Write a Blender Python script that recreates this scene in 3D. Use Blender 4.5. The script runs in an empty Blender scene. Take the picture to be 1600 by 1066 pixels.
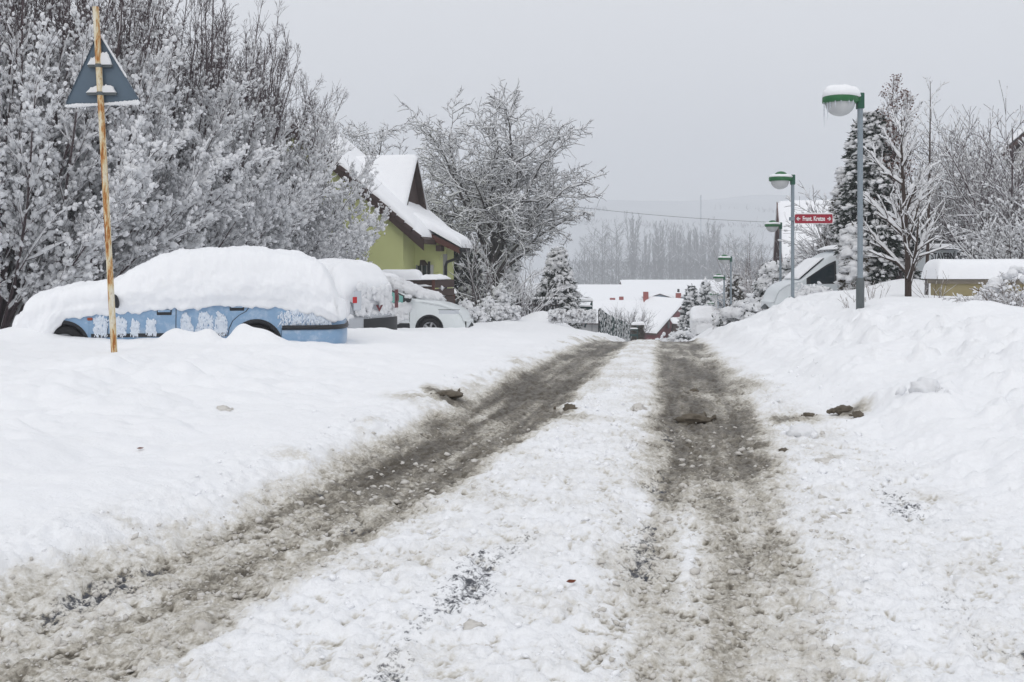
import bpy, math
import numpy as np
from mathutils import Vector, Matrix

SC = bpy.context.scene
COL = SC.collection
RNG = np.random.default_rng(11)
PI = math.pi
F, CAMZ, HOR = 1555.0, 1.25, 420.0        # focal length in photo pixels, eye height, horizon row


def W(px, py, d):
    """where a photo pixel lies in the world at a depth of d metres"""
    return np.array([(px - 800.0) / F * d, d, CAMZ + (HOR - py) / F * d])


# ------------------------------------------------------------------ noise
def _h(ix, iy, seed):
    n = (ix.astype(np.int64) * 374761393 + iy.astype(np.int64) * 668265263 + seed * 974711) & 0xFFFFFFFF
    n = ((n ^ (n >> 13)) * 1274126177) & 0xFFFFFFFF
    n = n ^ (n >> 16)
    return (n & 0xFFFF).astype(np.float64) / 32767.5 - 1.0


def noise2(x, y, seed=0):
    x = np.asarray(x, float); y = np.asarray(y, float)
    ix = np.floor(x); iy = np.floor(y)
    fx = x - ix; fy = y - iy
    ux = fx * fx * (3 - 2 * fx); uy = fy * fy * (3 - 2 * fy)
    a = _h(ix, iy, seed); b = _h(ix + 1, iy, seed); c = _h(ix, iy + 1, seed); d = _h(ix + 1, iy + 1, seed)
    return (a * (1 - ux) + b * ux) * (1 - uy) + (c * (1 - ux) + d * ux) * uy


def fbm(x, y, octv=3, seed=0, gain=0.5):
    s = 0; a = 1; t = 0
    for i in range(octv):
        ca, sa = math.cos(i * 1.1 + .3), math.sin(i * 1.1 + .3)
        f = 2.03 ** i
        s = s + a * noise2((x * ca - y * sa) * f + 17.3 * i, (x * sa + y * ca) * f - 9.1 * i, seed + i)
        t += a; a *= gain
    return s / t


def sstep(a, b, x):
    t = np.clip((x - a) / (b - a), 0, 1)
    return t * t * (3 - 2 * t)


# ------------------------------------------------------------------ mesh helpers
def mesh_np(name, V, Q=None, T=None, smooth=True):
    V = np.ascontiguousarray(V, dtype=np.float32)
    me = bpy.data.meshes.new(name)
    nq = 0 if Q is None else len(Q); nt = 0 if T is None else len(T)
    idx = []
    if nq: idx.append(np.asarray(Q, np.int32).ravel())
    if nt: idx.append(np.asarray(T, np.int32).ravel())
    idx = np.concatenate(idx)
    st = np.concatenate([np.arange(nq, dtype=np.int32) * 4, nq * 4 + np.arange(nt, dtype=np.int32) * 3]).astype(np.int32)
    me.vertices.add(len(V)); me.vertices.foreach_set("co", V.ravel())
    me.loops.add(len(idx)); me.loops.foreach_set("vertex_index", idx)
    me.polygons.add(nq + nt); me.polygons.foreach_set("loop_start", st)
    me.update(calc_edges=True)
    me.polygons.foreach_set("use_smooth", np.full(nq + nt, smooth, dtype=bool))
    me.validate()
    return me


class Geo:
    """collects pieces that become ONE mesh object"""
    def __init__(s): s.V = []; s.Q = []; s.T = []; s.n = 0

    def add(s, V, Q=None, T=None):
        V = np.asarray(V, float).reshape(-1, 3)
        if Q is not None and len(Q): s.Q.append(np.asarray(Q, np.int64) + s.n)
        if T is not None and len(T): s.T.append(np.asarray(T, np.int64) + s.n)
        s.V.append(V); s.n += len(V)
        return s

    def xform(s, M):
        M = np.array(M)
        s.V = [v @ M[:3, :3].T + M[:3, 3] for v in s.V]; return s

    def box(s, c, size, rz=0, rx=0, ry=0):
        h = np.array(size) / 2.0
        v = np.array([[x, y, z] for x in (-1, 1) for y in (-1, 1) for z in (-1, 1)]) * h
        R = np.array(Matrix.Rotation(rz, 3, 'Z') @ Matrix.Rotation(ry, 3, 'Y') @ Matrix.Rotation(rx, 3, 'X'))
        v = v @ R.T + np.array(c)
        return s.add(v, [[0, 1, 3, 2], [4, 6, 7, 5], [0, 4, 5, 1], [2, 3, 7, 6], [0, 2, 6, 4], [1, 5, 7, 3]])

    def prism(s, poly, axis, a, b):
        """a convex polygon pushed along an axis from a to b; poly holds the two other coordinates"""
        poly = np.array(poly, float); n = len(poly)
        def mk(t):
            o = np.zeros((n, 3)); k = [i for i in range(3) if i != axis]
            o[:, k[0]] = poly[:, 0]; o[:, k[1]] = poly[:, 1]; o[:, axis] = t; return o
        v = np.vstack([mk(a), mk(b)])
        q = [[i, (i + 1) % n, n + (i + 1) % n, n + i] for i in range(n)]
        t = [[0, i + 1, i] for i in range(1, n - 1)] + [[n, n + i, n + i + 1] for i in range(1, n - 1)]
        return s.add(v, q, t)

    def lathe(s, prof, c=(0, 0, 0), n=24):
        """prof: (radius, height) pairs, turned about z"""
        k = len(prof); a = np.arange(n) * 2 * PI / n
        V = np.array([[r * math.cos(t) + c[0], r * math.sin(t) + c[1], z + c[2]] for r, z in prof for t in a])
        Q = [[i * n + j, i * n + (j + 1) % n, (i + 1) * n + (j + 1) % n, (i + 1) * n + j] for i in range(k - 1) for j in range(n)]
        return s.add(V, Q)

    def tube(s, pts, r, n=10, cap=True):
        P = np.array(pts, float)[None]; R = np.full((1, P.shape[1]), r, float) if np.isscalar(r) else np.array(r, float)[None]
        V, Q = tubes(P, R, n)
        s.add(V, Q)
        if cap:
            k = P.shape[1]
            off = s.n - len(V)
            s.T.append(np.array([[off, off + i + 1, off + i] for i in range(1, n - 1)] +
                                [[off + (k - 1) * n, off + (k - 1) * n + i, off + (k - 1) * n + i + 1] for i in range(1, n - 1)]))
        return s

    def grid(s, G, wrap=False):
        a, b = G.shape[:2]; base = np.arange(a * b).reshape(a, b)
        if wrap:
            n = np.roll(base, -1, 1)
            Q = np.stack([base[:-1], n[:-1], n[1:], base[1:]], -1).reshape(-1, 4)
        else:
            Q = np.stack([base[:-1, :-1], base[:-1, 1:], base[1:, 1:], base[1:, :-1]], -1).reshape(-1, 4)
        return s.add(G.reshape(-1, 3), Q)

    def mesh(s, name, smooth=True):
        return mesh_np(name, np.vstack(s.V), np.vstack(s.Q) if s.Q else None, np.vstack(s.T) if s.T else None, smooth)

    def build(s, name, mat, parent=None, smooth=True, world=False, bevel=0):
        if world and parent is not None:
            M = parent.matrix_basis.inverted()
            s.xform(M)
        return obj(name, s.mesh(name, smooth), mat, parent, bevel)


def obj(name, me, mat, parent=None, bevel=0):
    o = bpy.data.objects.new(name, me); COL.objects.link(o)
    if not me.materials: me.materials.append(mat)
    if parent is not None: o.parent = parent
    if bevel:
        m = o.modifiers.new('bevel', 'BEVEL'); m.width = bevel; m.segments = 2; m.limit_method = 'ANGLE'; m.angle_limit = 0.6
        for p in me.polygons: p.use_smooth = False
    return o


def thing(name, label, cat, loc=(0, 0, 0), rz=0, group=None, scale=1):
    o = bpy.data.objects.new(name, None); COL.objects.link(o)
    o.empty_display_size = .2
    o.location = [float(v) for v in loc]; o.rotation_euler = (0, 0, rz); o.scale = (scale,) * 3 if np.isscalar(scale) else scale
    tag(o, label, cat, group)
    return o


def tag(o, label, cat, group=None, kind=None):
    if label: o['label'] = label
    if cat: o['category'] = cat
    if group: o['group'] = group
    if kind: o['kind'] = kind
    return o


def kids(o): return [c for c in o.children]


def dup(root, loc, rz, label, group=None, scale=1):
    """a copy of a thing with copies of its parts and sub-parts (they share mesh data)"""
    r = root.copy(); COL.objects.link(r)
    r.location = [float(v) for v in loc]; r.rotation_euler = (0, 0, rz); r.scale = (scale,) * 3 if np.isscalar(scale) else scale
    r['label'] = label
    if group: r['group'] = group
    for ch in kids(root):
        c = ch.copy(); COL.objects.link(c); c.parent = r
        for g in kids(ch):
            d = g.copy(); COL.objects.link(d); d.parent = c
    return r


def _ico(level):
    t = (1 + 5 ** .5) / 2
    v = [(-1, t, 0), (1, t, 0), (-1, -t, 0), (1, -t, 0), (0, -1, t), (0, 1, t), (0, -1, -t), (0, 1, -t), (t, 0, -1), (t, 0, 1), (-t, 0, -1), (-t, 0, 1)]
    f = [(0, 11, 5), (0, 5, 1), (0, 1, 7), (0, 7, 10), (0, 10, 11), (1, 5, 9), (5, 11, 4), (11, 10, 2), (10, 7, 6), (7, 1, 8), (3, 9, 4), (3, 4, 2), (3, 2, 6), (3, 6, 8), (3, 8, 9), (4, 9, 5), (2, 4, 11), (6, 2, 10), (8, 6, 7), (9, 8, 1)]
    v = [np.array(p) / np.linalg.norm(p) for p in v]
    for _ in range(level):
        c = {}; nf = []
        def mid(a, b):
            k = (min(a, b), max(a, b))
            if k not in c:
                m = v[a] + v[b]; v.append(m / np.linalg.norm(m)); c[k] = len(v) - 1
            return c[k]
        for a, b, d in f:
            x, y, z = mid(a, b), mid(b, d), mid(d, a)
            nf += [(a, x, z), (b, y, x), (d, z, y), (x, y, z)]
        f = nf
    return np.array(v), np.array(f)


ICO = [_ico(0), _ico(1), _ico(2)]


def nrm(v): return v / np.maximum(np.linalg.norm(v, axis=-1, keepdims=True), 1e-9)


def basis(D):
    ref = np.where(np.abs(D[..., 2:3]) > .9, np.array([1., 0, 0]), np.array([0, 0, 1.]))
    a = nrm(np.cross(D, ref)); b = np.cross(a, D)
    return a, b


def blobs(g, C, D, L, Wd, H=None, jit=.22, lev=1, rng=RNG):
    """many lumps: centres C, long axes D, half lengths L, half widths Wd, half heights H"""
    v, f = ICO[lev]; N = len(C)
    if N == 0: return g
    H = Wd if H is None else H
    L, Wd, H = [np.broadcast_to(np.asarray(q, float).ravel(), (N,)) if np.size(q) in (1, N) else q for q in (L, Wd, H)]
    a, b = basis(nrm(D)); D = nrm(D)
    j = 1 + jit * rng.standard_normal((N, len(v), 1))
    u = v[None] * j
    V = C[:, None] + u[..., 0:1] * D[:, None] * np.reshape(L, (N, 1, 1)) + u[..., 1:2] * a[:, None] * np.reshape(Wd, (N, 1, 1)) + u[..., 2:3] * b[:, None] * np.reshape(H, (N, 1, 1))
    T = f[None] + (np.arange(N) * len(v))[:, None, None]
    return g.add(V.reshape(-1, 3), None, T.reshape(-1, 3))


def tubes(P, R, S=5):
    N, K = P.shape[:2]
    T = np.gradient(P, axis=1); T = nrm(T)
    Dm = nrm(P[:, -1] - P[:, 0] + 1e-6)
    ref = np.where(np.abs(Dm[:, 2:3]) > .85, np.array([.9, .43, 0.]), np.array([0, 0, 1.]))[:, None]
    a = nrm(np.cross(T, np.broadcast_to(ref, T.shape))); b = np.cross(a, T)
    th = np.arange(S) * 2 * PI / S
    V = P[:, :, None] + R[:, :, None, None] * (np.cos(th)[None, None, :, None] * a[:, :, None] + np.sin(th)[None, None, :, None] * b[:, :, None])
    idx = np.arange(N * K * S).reshape(N, K, S); nx = np.roll(idx, -1, 2)
    Q = np.stack([idx[:, :-1], nx[:, :-1], nx[:, 1:], idx[:, 1:]], -1).reshape(-1, 4)
    return V.reshape(-1, 3), Q


def resample(P, R, K2):
    N, K = P.shape[:2]
    t = np.linspace(0, K - 1, K2); i = np.minimum(t.astype(int), K - 2); f = (t - i)[None, :, None]
    return P[:, i] * (1 - f) + P[:, i + 1] * f, R[:, i] * (1 - f[..., 0]) + R[:, i + 1] * f[..., 0]


def snow_on(g, P, R, thick, K2=7, S=6, keep=1.0, rng=RNG, lump=.35, wid=1.0):
    """a ridge of snow lying along the upper side of branches"""
    if keep < 1:
        m = rng.random(len(P)) < keep; P = P[m]; R = R[m]
    if len(P) == 0: return g
    P, R = resample(P, R, K2)
    T = nrm(np.gradient(P, axis=1)); hz = np.sqrt(np.clip(1 - T[..., 2] ** 2, 0, 1))
    s = thick * (.15 + .85 * hz) * np.clip(1 + lump * rng.standard_normal(hz.shape), .25, 1.9) * (.6 + .8 * rng.random((len(P), 1)))
    e = np.ones(K2); e[0] = .5; e[-1] = .15
    s = s * e
    C = P.copy(); C[..., 2] += R * .8 + s * .5
    V, Q = tubes(C, (R * .5 + s * .52 * wid) * e, S)
    return g.add(V, Q)


def grow(P, R, nc, t0, t1, ang, lenf, up=.05, wander=.08, K=5, rr=.6, tip=.35, angsd=.2, lrand=.3, tfall=.5, rmin=.004, rng=RNG, absl=False):
    N, Kp = P.shape[:2]
    idx = np.repeat(np.arange(N), nc); M = len(idx)
    k = np.tile(np.arange(nc), N)
    t = t0 + (t1 - t0) * (k + rng.random(M)) / nc
    tt = t * (Kp - 1); i = np.minimum(tt.astype(int), Kp - 2); f = (tt - i)[:, None]
    p = P[idx, i] * (1 - f) + P[idx, i + 1] * f
    r = R[idx, i] * (1 - f[:, 0]) + R[idx, i + 1] * f[:, 0]
    d = nrm(P[idx, i + 1] - P[idx, i])
    plen = np.linalg.norm(np.diff(P, axis=1), axis=-1).sum(1)[idx]
    a, b = basis(d)
    az = k * 2.39996 + rng.random(M) * 1.4 + idx * 1.7
    an = ang * (1 + angsd * rng.standard_normal(M))
    d = np.cos(an)[:, None] * d + np.sin(an)[:, None] * (np.cos(az)[:, None] * a + np.sin(az)[:, None] * b)
    L = (1.0 if absl else plen) * lenf * (1 - tfall * t) * np.clip(1 + lrand * rng.standard_normal(M), .35, 1.8)
    r0 = np.maximum(np.minimum(r * .95, r * rr), rmin)
    out = [p]
    for s in range(K - 1):
        d = nrm(d + wander * rng.standard_normal((M, 3)) + np.array([0, 0, up]))
        p = p + d * (L / (K - 1))[:, None]; out.append(p)
    P2 = np.stack(out, 1)
    R2 = r0[:, None] * np.linspace(1, tip, K)[None]
    return P2, np.maximum(R2, rmin * .7)


def stems(n, h, spread, base_r=.1, r=.05, K=8, up=.05, wander=.05, hr=.2, tip=.25, rng=RNG, rot=0):
    az = np.arange(n) * 2.39996 + rot + rng.random(n) * .5
    sp = spread * np.sqrt((np.arange(n) + .3) / n)
    d = np.stack([np.sin(sp) * np.cos(az), np.sin(sp) * np.sin(az), np.cos(sp)], 1)
    p = np.stack([base_r * np.cos(az) * rng.random(n), base_r * np.sin(az) * rng.random(n), np.full(n, -.3)], 1)
    L = h * (1 - hr * rng.random(n)) / np.cos(sp * .6)
    out = [p]
    for s in range(K - 1):
        d = nrm(d + wander * rng.standard_normal((n, 3)) + np.array([0, 0, up])); p = p + d * (L / (K - 1))[:, None]; out.append(p)
    R = (r * (.7 + .5 * rng.random(n)))[:, None] * np.linspace(1, tip, K)[None]
    return np.stack(out, 1), R


def leafquads(g, C, D, S, L, Wd):
    N = len(C); L = np.reshape(L, (N, 1)); Wd = np.reshape(Wd, (N, 1))
    V = np.stack([C, C + D * L * .5 + S * Wd, C + D * L, C + D * L * .5 - S * Wd], 1)
    return g.add(V.reshape(-1, 3), np.arange(N * 4).reshape(N, 4))


def randdir(n, rng=RNG): return nrm(rng.standard_normal((n, 3)))


def snow_pad(g, p00, p10, p11, p01, th, nu=24, nv=16, ov=.04, rough=.12, power=10, seed=0, freq=1.2, vertical=True):
    """a blanket of snow with rounded edges lying on a four-cornered surface"""
    p00, p10, p11, p01 = [np.array(p, float) for p in (p00, p10, p11, p01)]
    u = np.linspace(-1, 1, nu); v = np.linspace(-1, 1, nv)
    u = np.sign(u) * (1 - (1 - np.abs(u)) ** 1.8); v = np.sign(v) * (1 - (1 - np.abs(v)) ** 1.8)
    U, Vv = np.meshgrid(u, v, indexing='ij')
    lu = np.linalg.norm(p10 - p00); lv = np.linalg.norm(p01 - p00)
    a = (U * (1 + 2 * ov / lu) + 1) / 2; b = (Vv * (1 + 2 * ov / lv) + 1) / 2
    G = p00 * ((1 - a) * (1 - b))[..., None] + p10 * (a * (1 - b))[..., None] + p11 * (a * b)[..., None] + p01 * ((1 - a) * b)[..., None]
    nn = nrm(np.cross(p10 - p00, p01 - p00)); nn = nn if nn[2] > 0 else -nn
    dirn = np.array([0, 0, 1.]) if vertical else nn
    pu = max(2.2, power * lu / max(lu, lv)); pv = max(2.2, power * lv / max(lu, lv))
    prof = np.sqrt(np.clip((1 - np.abs(U) ** pu) * (1 - np.abs(Vv) ** pv), 0, 1))
    n = fbm(a * lu * freq + seed * 3.1, b * lv * freq + seed * 7.7, 3, seed)
    top = G + dirn * (th * prof * (1 + rough * n))[..., None]
    g.grid(top)
    bot = G - dirn * .01
    g.grid(bot[::-1])
    return g


# ------------------------------------------------------------------ materials
def mat(name, base=(.5, .5, .5), rough=.6, metal=0, spec=.4, emit=None):
    m = bpy.data.materials.new(name); m.use_nodes = True
    b = m.node_tree.nodes['Principled BSDF']
    b.inputs['Base Color'].default_value = (*base, 1); b.inputs['Roughness'].default_value = rough
    b.inputs['Metallic'].default_value = metal; b.inputs['Specular IOR Level'].default_value = spec
    return m


class NT:
    def __init__(s, m): s.t = m.node_tree; s.n = s.t.nodes; s.b = s.n.get('Principled BSDF')
    def new(s, k, **kw):
        x = s.n.new(k)
        for a, v in kw.items(): setattr(x, a, v)
        return x
    def link(s, a, b): s.t.links.new(a, b)
    def noise(s, scale, detail=4, rough=.55, coord='Object', stretch=None):
        t = s.new('ShaderNodeTexCoord'); n = s.new('ShaderNodeTexNoise')
        n.inputs['Scale'].default_value = scale; n.inputs['Detail'].default_value = detail; n.inputs['Roughness'].default_value = rough
        if stretch:
            mp = s.new('ShaderNodeMapping'); mp.inputs['Scale'].default_value = stretch
            s.link(t.outputs[coord], mp.inputs[0]); s.link(mp.outputs[0], n.inputs['Vector'])
        else: s.link(t.outputs[coord], n.inputs['Vector'])
        return n.outputs['Fac']
    def ramp(s, fac, stops):
        r = s.new('ShaderNodeValToRGB'); e = r.color_ramp.elements
        while len(e) > 2: e.remove(e[0])
        for i, (p, c) in enumerate(stops):
            x = e[i] if i < 2 else e.new(p)
            x.position = p; x.color = (*c, 1) if len(c) == 3 else c
        s.link(fac, r.inputs[0]); return r.outputs[0]
    def mix(s, fac, a, b, mode='MIX'):
        x = s.new('ShaderNodeMix', data_type='RGBA', blend_type=mode)
        for sock, v in ((x.inputs[0], fac), (x.inputs[6], a), (x.inputs[7], b)):
            if hasattr(v, 'is_linked') or hasattr(v, 'links'): s.link(v, sock)
            else: sock.default_value = v if np.isscalar(v) else (*v, 1)
        return x.outputs[2]
    def math(s, op, a, b=0., clamp=False):
        x = s.new('ShaderNodeMath', operation=op, use_clamp=clamp)
        for sock, v in ((x.inputs[0], a), (x.inputs[1], b)):
            if hasattr(v, 'links'): s.link(v, sock)
            else: sock.default_value = v
        return x.outputs[0]
    def bump(s, h, strength=.3, dist=.02, prev=None):
        x = s.new('ShaderNodeBump'); x.inputs['Strength'].default_value = strength; x.inputs['Distance'].default_value = dist
        s.link(h, x.inputs['Height'])
        if prev: s.link(prev, x.inputs['Normal'])
        return x.outputs[0]


def snow_mat(name, col=(.885, .893, .912), scale=30, bump=.35, dist=.012):
    m = mat(name, col, .75, spec=.25); k = NT(m)
    n1 = k.noise(scale, 5); n2 = k.noise(scale * .17, 3)
    c = k.mix(n2, (col[0] * .965, col[1] * .97, col[2] * .98), (min(col[0] * 1.03, .95), min(col[1] * 1.03, .95), min(col[2] * 1.02, .95)))
    k.link(c, k.b.inputs['Base Color'])
    nb = k.bump(n2, .3, dist * 3)
    k.link(k.bump(n1, bump, dist, nb), k.b.inputs['Normal'])
    return m


def bark_mat(name, c1, c2, scale=20):
    c1 = [v * .8 for v in c1]; c2 = [v * .8 for v in c2]
    m = mat(name, c1, .85, spec=.2); k = NT(m)
    k.link(k.mix(k.noise(scale, 3, stretch=(1, 1, .3)), c1, c2), k.b.inputs['Base Color'])
    return m


def rough_mat(name, c1, c2, scale=6, rough=.8, bump=0.1, stretch=None, spec=.3):
    m = mat(name, c1, rough, spec=spec); k = NT(m)
    n = k.noise(scale, 5, stretch=stretch)
    k.link(k.mix(n, c1, c2), k.b.inputs['Base Color'])
    if bump: k.link(k.bump(k.noise(scale * 8, 4), bump, .01), k.b.inputs['Normal'])
    return m


def paint_mat(name, col, dirt=(.6, .62, .65), amount=.5):
    """car paint with frost and slush stuck to it in blotches"""
    m = mat(name, col, .28, spec=.5); k = NT(m)
    n = k.noise(6, 6, .65); n2 = k.noise(45, 3)
    f = k.math('MULTIPLY', k.ramp(n, [(.5, (0, 0, 0)), (.72, (1, 1, 1))]), amount)
    f = k.math('MULTIPLY', f, n2)
    k.link(k.mix(f, col, dirt), k.b.inputs['Base Color'])
    k.link(k.math('ADD', k.math('MULTIPLY', f, .8), .28), k.b.inputs['Roughness'])
    return m


M = {}
M['snow'] = snow_mat('snow')
M['frost'] = rough_mat('frost_on_paint', (.70, .78, .88), (.86, .89, .93), 9, .8, .2)
M['snow_tree'] = mat('snow_on_twigs', (.94, .945, .955), .8, spec=.2)
def translucent(m, f, col):
    k = NT(m); t = k.new('ShaderNodeBsdfTranslucent'); t.inputs[0].default_value = (*col, 1)
    x = k.new('ShaderNodeMixShader'); x.inputs[0].default_value = f
    k.link(k.b.outputs[0], x.inputs[1]); k.link(t.outputs[0], x.inputs[2]); k.link(x.outputs[0], k.n['Material Output'].inputs[0])
translucent(M['snow_tree'], .32, (.95, .96, .98))
M['snow_car'] = snow_mat('snow_on_car', scale=22, bump=.45, dist=.014)
M['bark'] = bark_mat('bark_thicket', (.075, .054, .060), (.14, .105, .11))
M['bark_tan'] = bark_mat('bark_shrub', (.10, .062, .042), (.17, .11, .08))
M['bark_walnut'] = bark_mat('bark_walnut', (.035, .030, .028), (.075, .065, .06))
M['bark_young'] = bark_mat('bark_young', (.045, .032, .028), (.085, .062, .052))
M['bark_far'] = bark_mat('bark_far', (.05, .05, .055), (.08, .08, .085), 2)
M['needle'] = rough_mat('needle_dark', (.012, .020, .018), (.035, .048, .036), 3, .7, 0)
M['needle_brown'] = rough_mat('needle_brownish', (.035, .028, .018), (.075, .06, .035), 3, .7, 0)
M['needle_spruce'] = rough_mat('needle_blue', (.025, .04, .042), (.06, .085, .085), 3, .7, 0)
M['rustleaf'] = rough_mat('rusty_leaf', (.075, .032, .024), (.14, .06, .042), 6, .8, 0)
M['plaster'] = rough_mat('green_plaster', (.56, .59, .27), (.64, .67, .33), 2.0, .9, .15)
M['brownwood'] = rough_mat('brown_wood', (.030, .017, .014), (.065, .036, .028), 5, .6, .1, (1, 8, 8))
M['redbrown'] = rough_mat('redbrown_wood', (.07, .025, .018), (.11, .04, .028), 5, .6, .1)
M['tile'] = rough_mat('dark_tile', (.05, .03, .028), (.09, .055, .05), 4, .7, .1)
M['black'] = mat('black_plastic', (.014, .015, .018), .5)
M['rubber'] = rough_mat('rubber', (.012, .012, .013), (.03, .03, .032), 10, .85, .1)
M['glass_dark'] = mat('dark_glass', (.012, .022, .028), .06, spec=.6)
M['glass_green'] = mat('green_glass', (.16, .42, .38), .08, spec=.6)
M['chrome'] = mat('grey_metal', (.33, .35, .38), .35, .8)
M['alloy'] = rough_mat('alloy', (.35, .36, .38), (.5, .51, .53), 6, .45, 0)
M['bluepaint'] = paint_mat('blue_paint', (.215, .345, .51), (.75, .8, .86), .75)
M['silverpaint'] = paint_mat('silver_paint', (.42, .44, .47), (.8, .82, .85), .7)
M['whitepaint'] = paint_mat('pale_paint', (.68, .72, .725), (.86, .88, .9), .6)
M['vanwhite'] = paint_mat('van_white', (.66, .70, .72), (.84, .86, .9), .5)
M['greypaint'] = paint_mat('grey_paint', (.25, .26, .28), (.8, .82, .85), .7)
M['red'] = mat('red_lens', (.48, .012, .015), .2)
M['darkred'] = mat('dark_red_lens', (.12, .012, .018), .25)
M['orange'] = mat('orange_lens', (.30, .055, .02), .3)
M['clearlens'] = mat('clear_lens', (.55, .58, .62), .2)
M['lampgreen'] = rough_mat('lamp_green', (.016, .10, .035), (.03, .16, .055), 9, .45, .05)
M['lampteal'] = mat('lamp_dark_green', (.012, .085, .05), .45)
M['bowl'] = rough_mat('lamp_bowl', (.40, .41, .42), (.56, .57, .58), 5, .4, 0)
M['galv'] = rough_mat('galvanised', (.19, .235, .27), (.26, .30, .335), 7, .5, .05)
M['galvdark'] = rough_mat('galvanised_dark', (.085, .10, .105), (.13, .145, .15), 9, .6, .1)
M['signred'] = mat('sign_red', (.30, .008, .028), .4)
M['signwhite'] = mat('sign_white', (.78, .78, .78), .45)
M['signback'] = rough_mat('sign_back', (.082, .118, .158), (.10, .14, .18), 8, .5, .03)
M['beige'] = rough_mat('beige_plaster', (.27, .23, .12), (.36, .31, .18), 3, .9, .2)
M['concrete'] = rough_mat('concrete', (.16, .14, .11), (.25, .22, .18), 6, .9, .2)
M['brickred'] = rough_mat('brick_red', (.26, .065, .055), (.34, .10, .085), 3, .85, .1)
M['redwall'] = rough_mat('red_boards', (.15, .042, .05), (.21, .062, .068), 2, .8, .1, (.3, .3, 8))
M['greywall'] = rough_mat('grey_wall', (.25, .25, .26), (.36, .36, .36), 1, .9, 0)
M['whitewall'] = rough_mat('pale_wall', (.5, .5, .49), (.6, .6, .58), 1, .9, 0)
M['bluetrim'] = mat('blue_trim', (.22, .30, .38), .6)
M['greenmesh'] = mat('green_mesh', (.02, .055, .055), .6)
M['textblack'] = mat('lettering_black', (.02, .02, .024), .5)
M['leafred'] = rough_mat('fallen_leaf', (.11, .03, .015), (.19, .06, .03), 40, .8, 0)
M['ice'] = mat('ice', (.75, .8, .86), .1)
M['ice'].node_tree.nodes['Principled BSDF'].inputs['Transmission Weight'].default_value = .6
M['cable'] = mat('cable', (.03, .03, .035), .7)
M['hillsnow'] = rough_mat('hill_snow', (.36, .38, .40), (.62, .64, .66), .012, .9, 0)


def rust_mat():
    m = mat('rusty_white_pole', (.6, .55, .42), .7, spec=.3); k = NT(m)
    n = k.noise(15, 7, .75, stretch=(1, 1, .16)); n2 = k.noise(55, 4, .7, stretch=(1, 1, .4))
    c = k.ramp(n, [(.40, (.68, .65, .56)), (.51, (.60, .50, .30)), (.565, (.42, .17, .035)), (.66, (.15, .045, .018)), (.8, (.06, .022, .014))])
    c = k.mix(k.ramp(n2, [(.58, (0, 0, 0)), (.70, (1, 1, 1))]), c, (.22, .08, .03))
    k.link(c, k.b.inputs['Base Color'])
    k.link(k.bump(n2, .3, .004), k.b.inputs['Normal'])
    return m


M['rust'] = rust_mat()


def ground_mat():
    m = mat('snowy_ground', (.86, .885, .925), .75, spec=.25); k = NT(m)
    def attr(nm):
        a = k.new('ShaderNodeAttribute'); a.attribute_name = nm; return a.outputs['Fac']
    mud_shade, asph = attr('mud_shade'), attr('asphalt')
    n0 = k.noise(5, 5, .6); n1 = k.noise(26, 5, .65); n2 = k.noise(75, 4, .6); n3 = k.noise(1.1, 3)
    snow = k.mix(n0, (.865, .88, .905), (.90, .903, .91))
    # speckle: the amount of dirt is broken up by clods and melt holes
    sp = k.math('ADD', k.math('MULTIPLY', k.math('SUBTRACT', n1, .5), 1.15), k.math('MULTIPLY', k.math('SUBTRACT', n2, .5), .7))
    md = k.math('ADD', mud_shade, k.math('MULTIPLY', sp, k.math('MINIMUM', k.math('MULTIPLY', mud_shade, 2.2), .9)), True)
    dirt = k.ramp(md, [(.05, (.82, .825, .83)), (.25, (.69, .672, .63)), (.45, (.47, .44, .38)), (.68, (.215, .195, .16)), (1.0, (.078, .066, .049))])
    f = k.ramp(md, [(.02, (0, 0, 0)), (.2, (1, 1, 1))])
    c = k.mix(f, snow, dirt)
    ad = k.math('ADD', asph, k.math('MULTIPLY', sp, 1.5))
    af = k.ramp(ad, [(.42, (0, 0, 0)), (.72, (1, 1, 1))])
    af = k.math('MULTIPLY', af, k.ramp(asph, [(.03, (0, 0, 0)), (.2, (1, 1, 1))]))
    c = k.mix(af, c, k.mix(n2, (.026, .028, .036), (.10, .105, .12)))
    k.link(c, k.b.inputs['Base Color'])
    rg = k.math('SUBTRACT', .78, k.math('MULTIPLY', k.math('MAXIMUM', f, af), .34))
    k.link(rg, k.b.inputs['Roughness'])
    b1 = k.bump(n1, .55, .02); b2 = k.bump(n2, .4, .008, b1)
    k.link(b2, k.b.inputs['Normal'])
    return m


M['ground'] = ground_mat()

# ------------------------------------------------------------------ the lie of the land
_yy = np.arange(-12, 1500, .25)


def _curve(xs, ys):
    v = np.interp(_yy, xs, ys)
    k = np.ones(13) / 13
    vp = np.concatenate([v[0] - (np.arange(24, 0, -1)) * (v[1] - v[0]), v, v[-1] + np.arange(1, 25) * (v[-1] - v[-2])])
    return np.convolve(np.convolve(vp, k, 'same'), k, 'same')[24:-24]


_L = _curve([-12, 1, 3.67, 4.86, 6.94, 9.26, 12.15, 18, 24, 40, 90, 150, 1500], [-6.5, -2.36, -1.45, -1.02, -.45, .06, .62, 1.6, 2.5, 5.2, 12.2, 20, 200])
_R = _curve([-12, 1, 3.35, 6.94, 8.8, 12.15, 20, 24, 40, 90, 150, 1500], [-2.4, .2, .67, 1.38, 1.72, 2.2, 3.35, 3.95, 6.7, 13.9, 22, 202])


def rutL(y): return np.interp(y, _yy, _L)
def rutR(y): return np.interp(y, _yy, _R)


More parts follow.
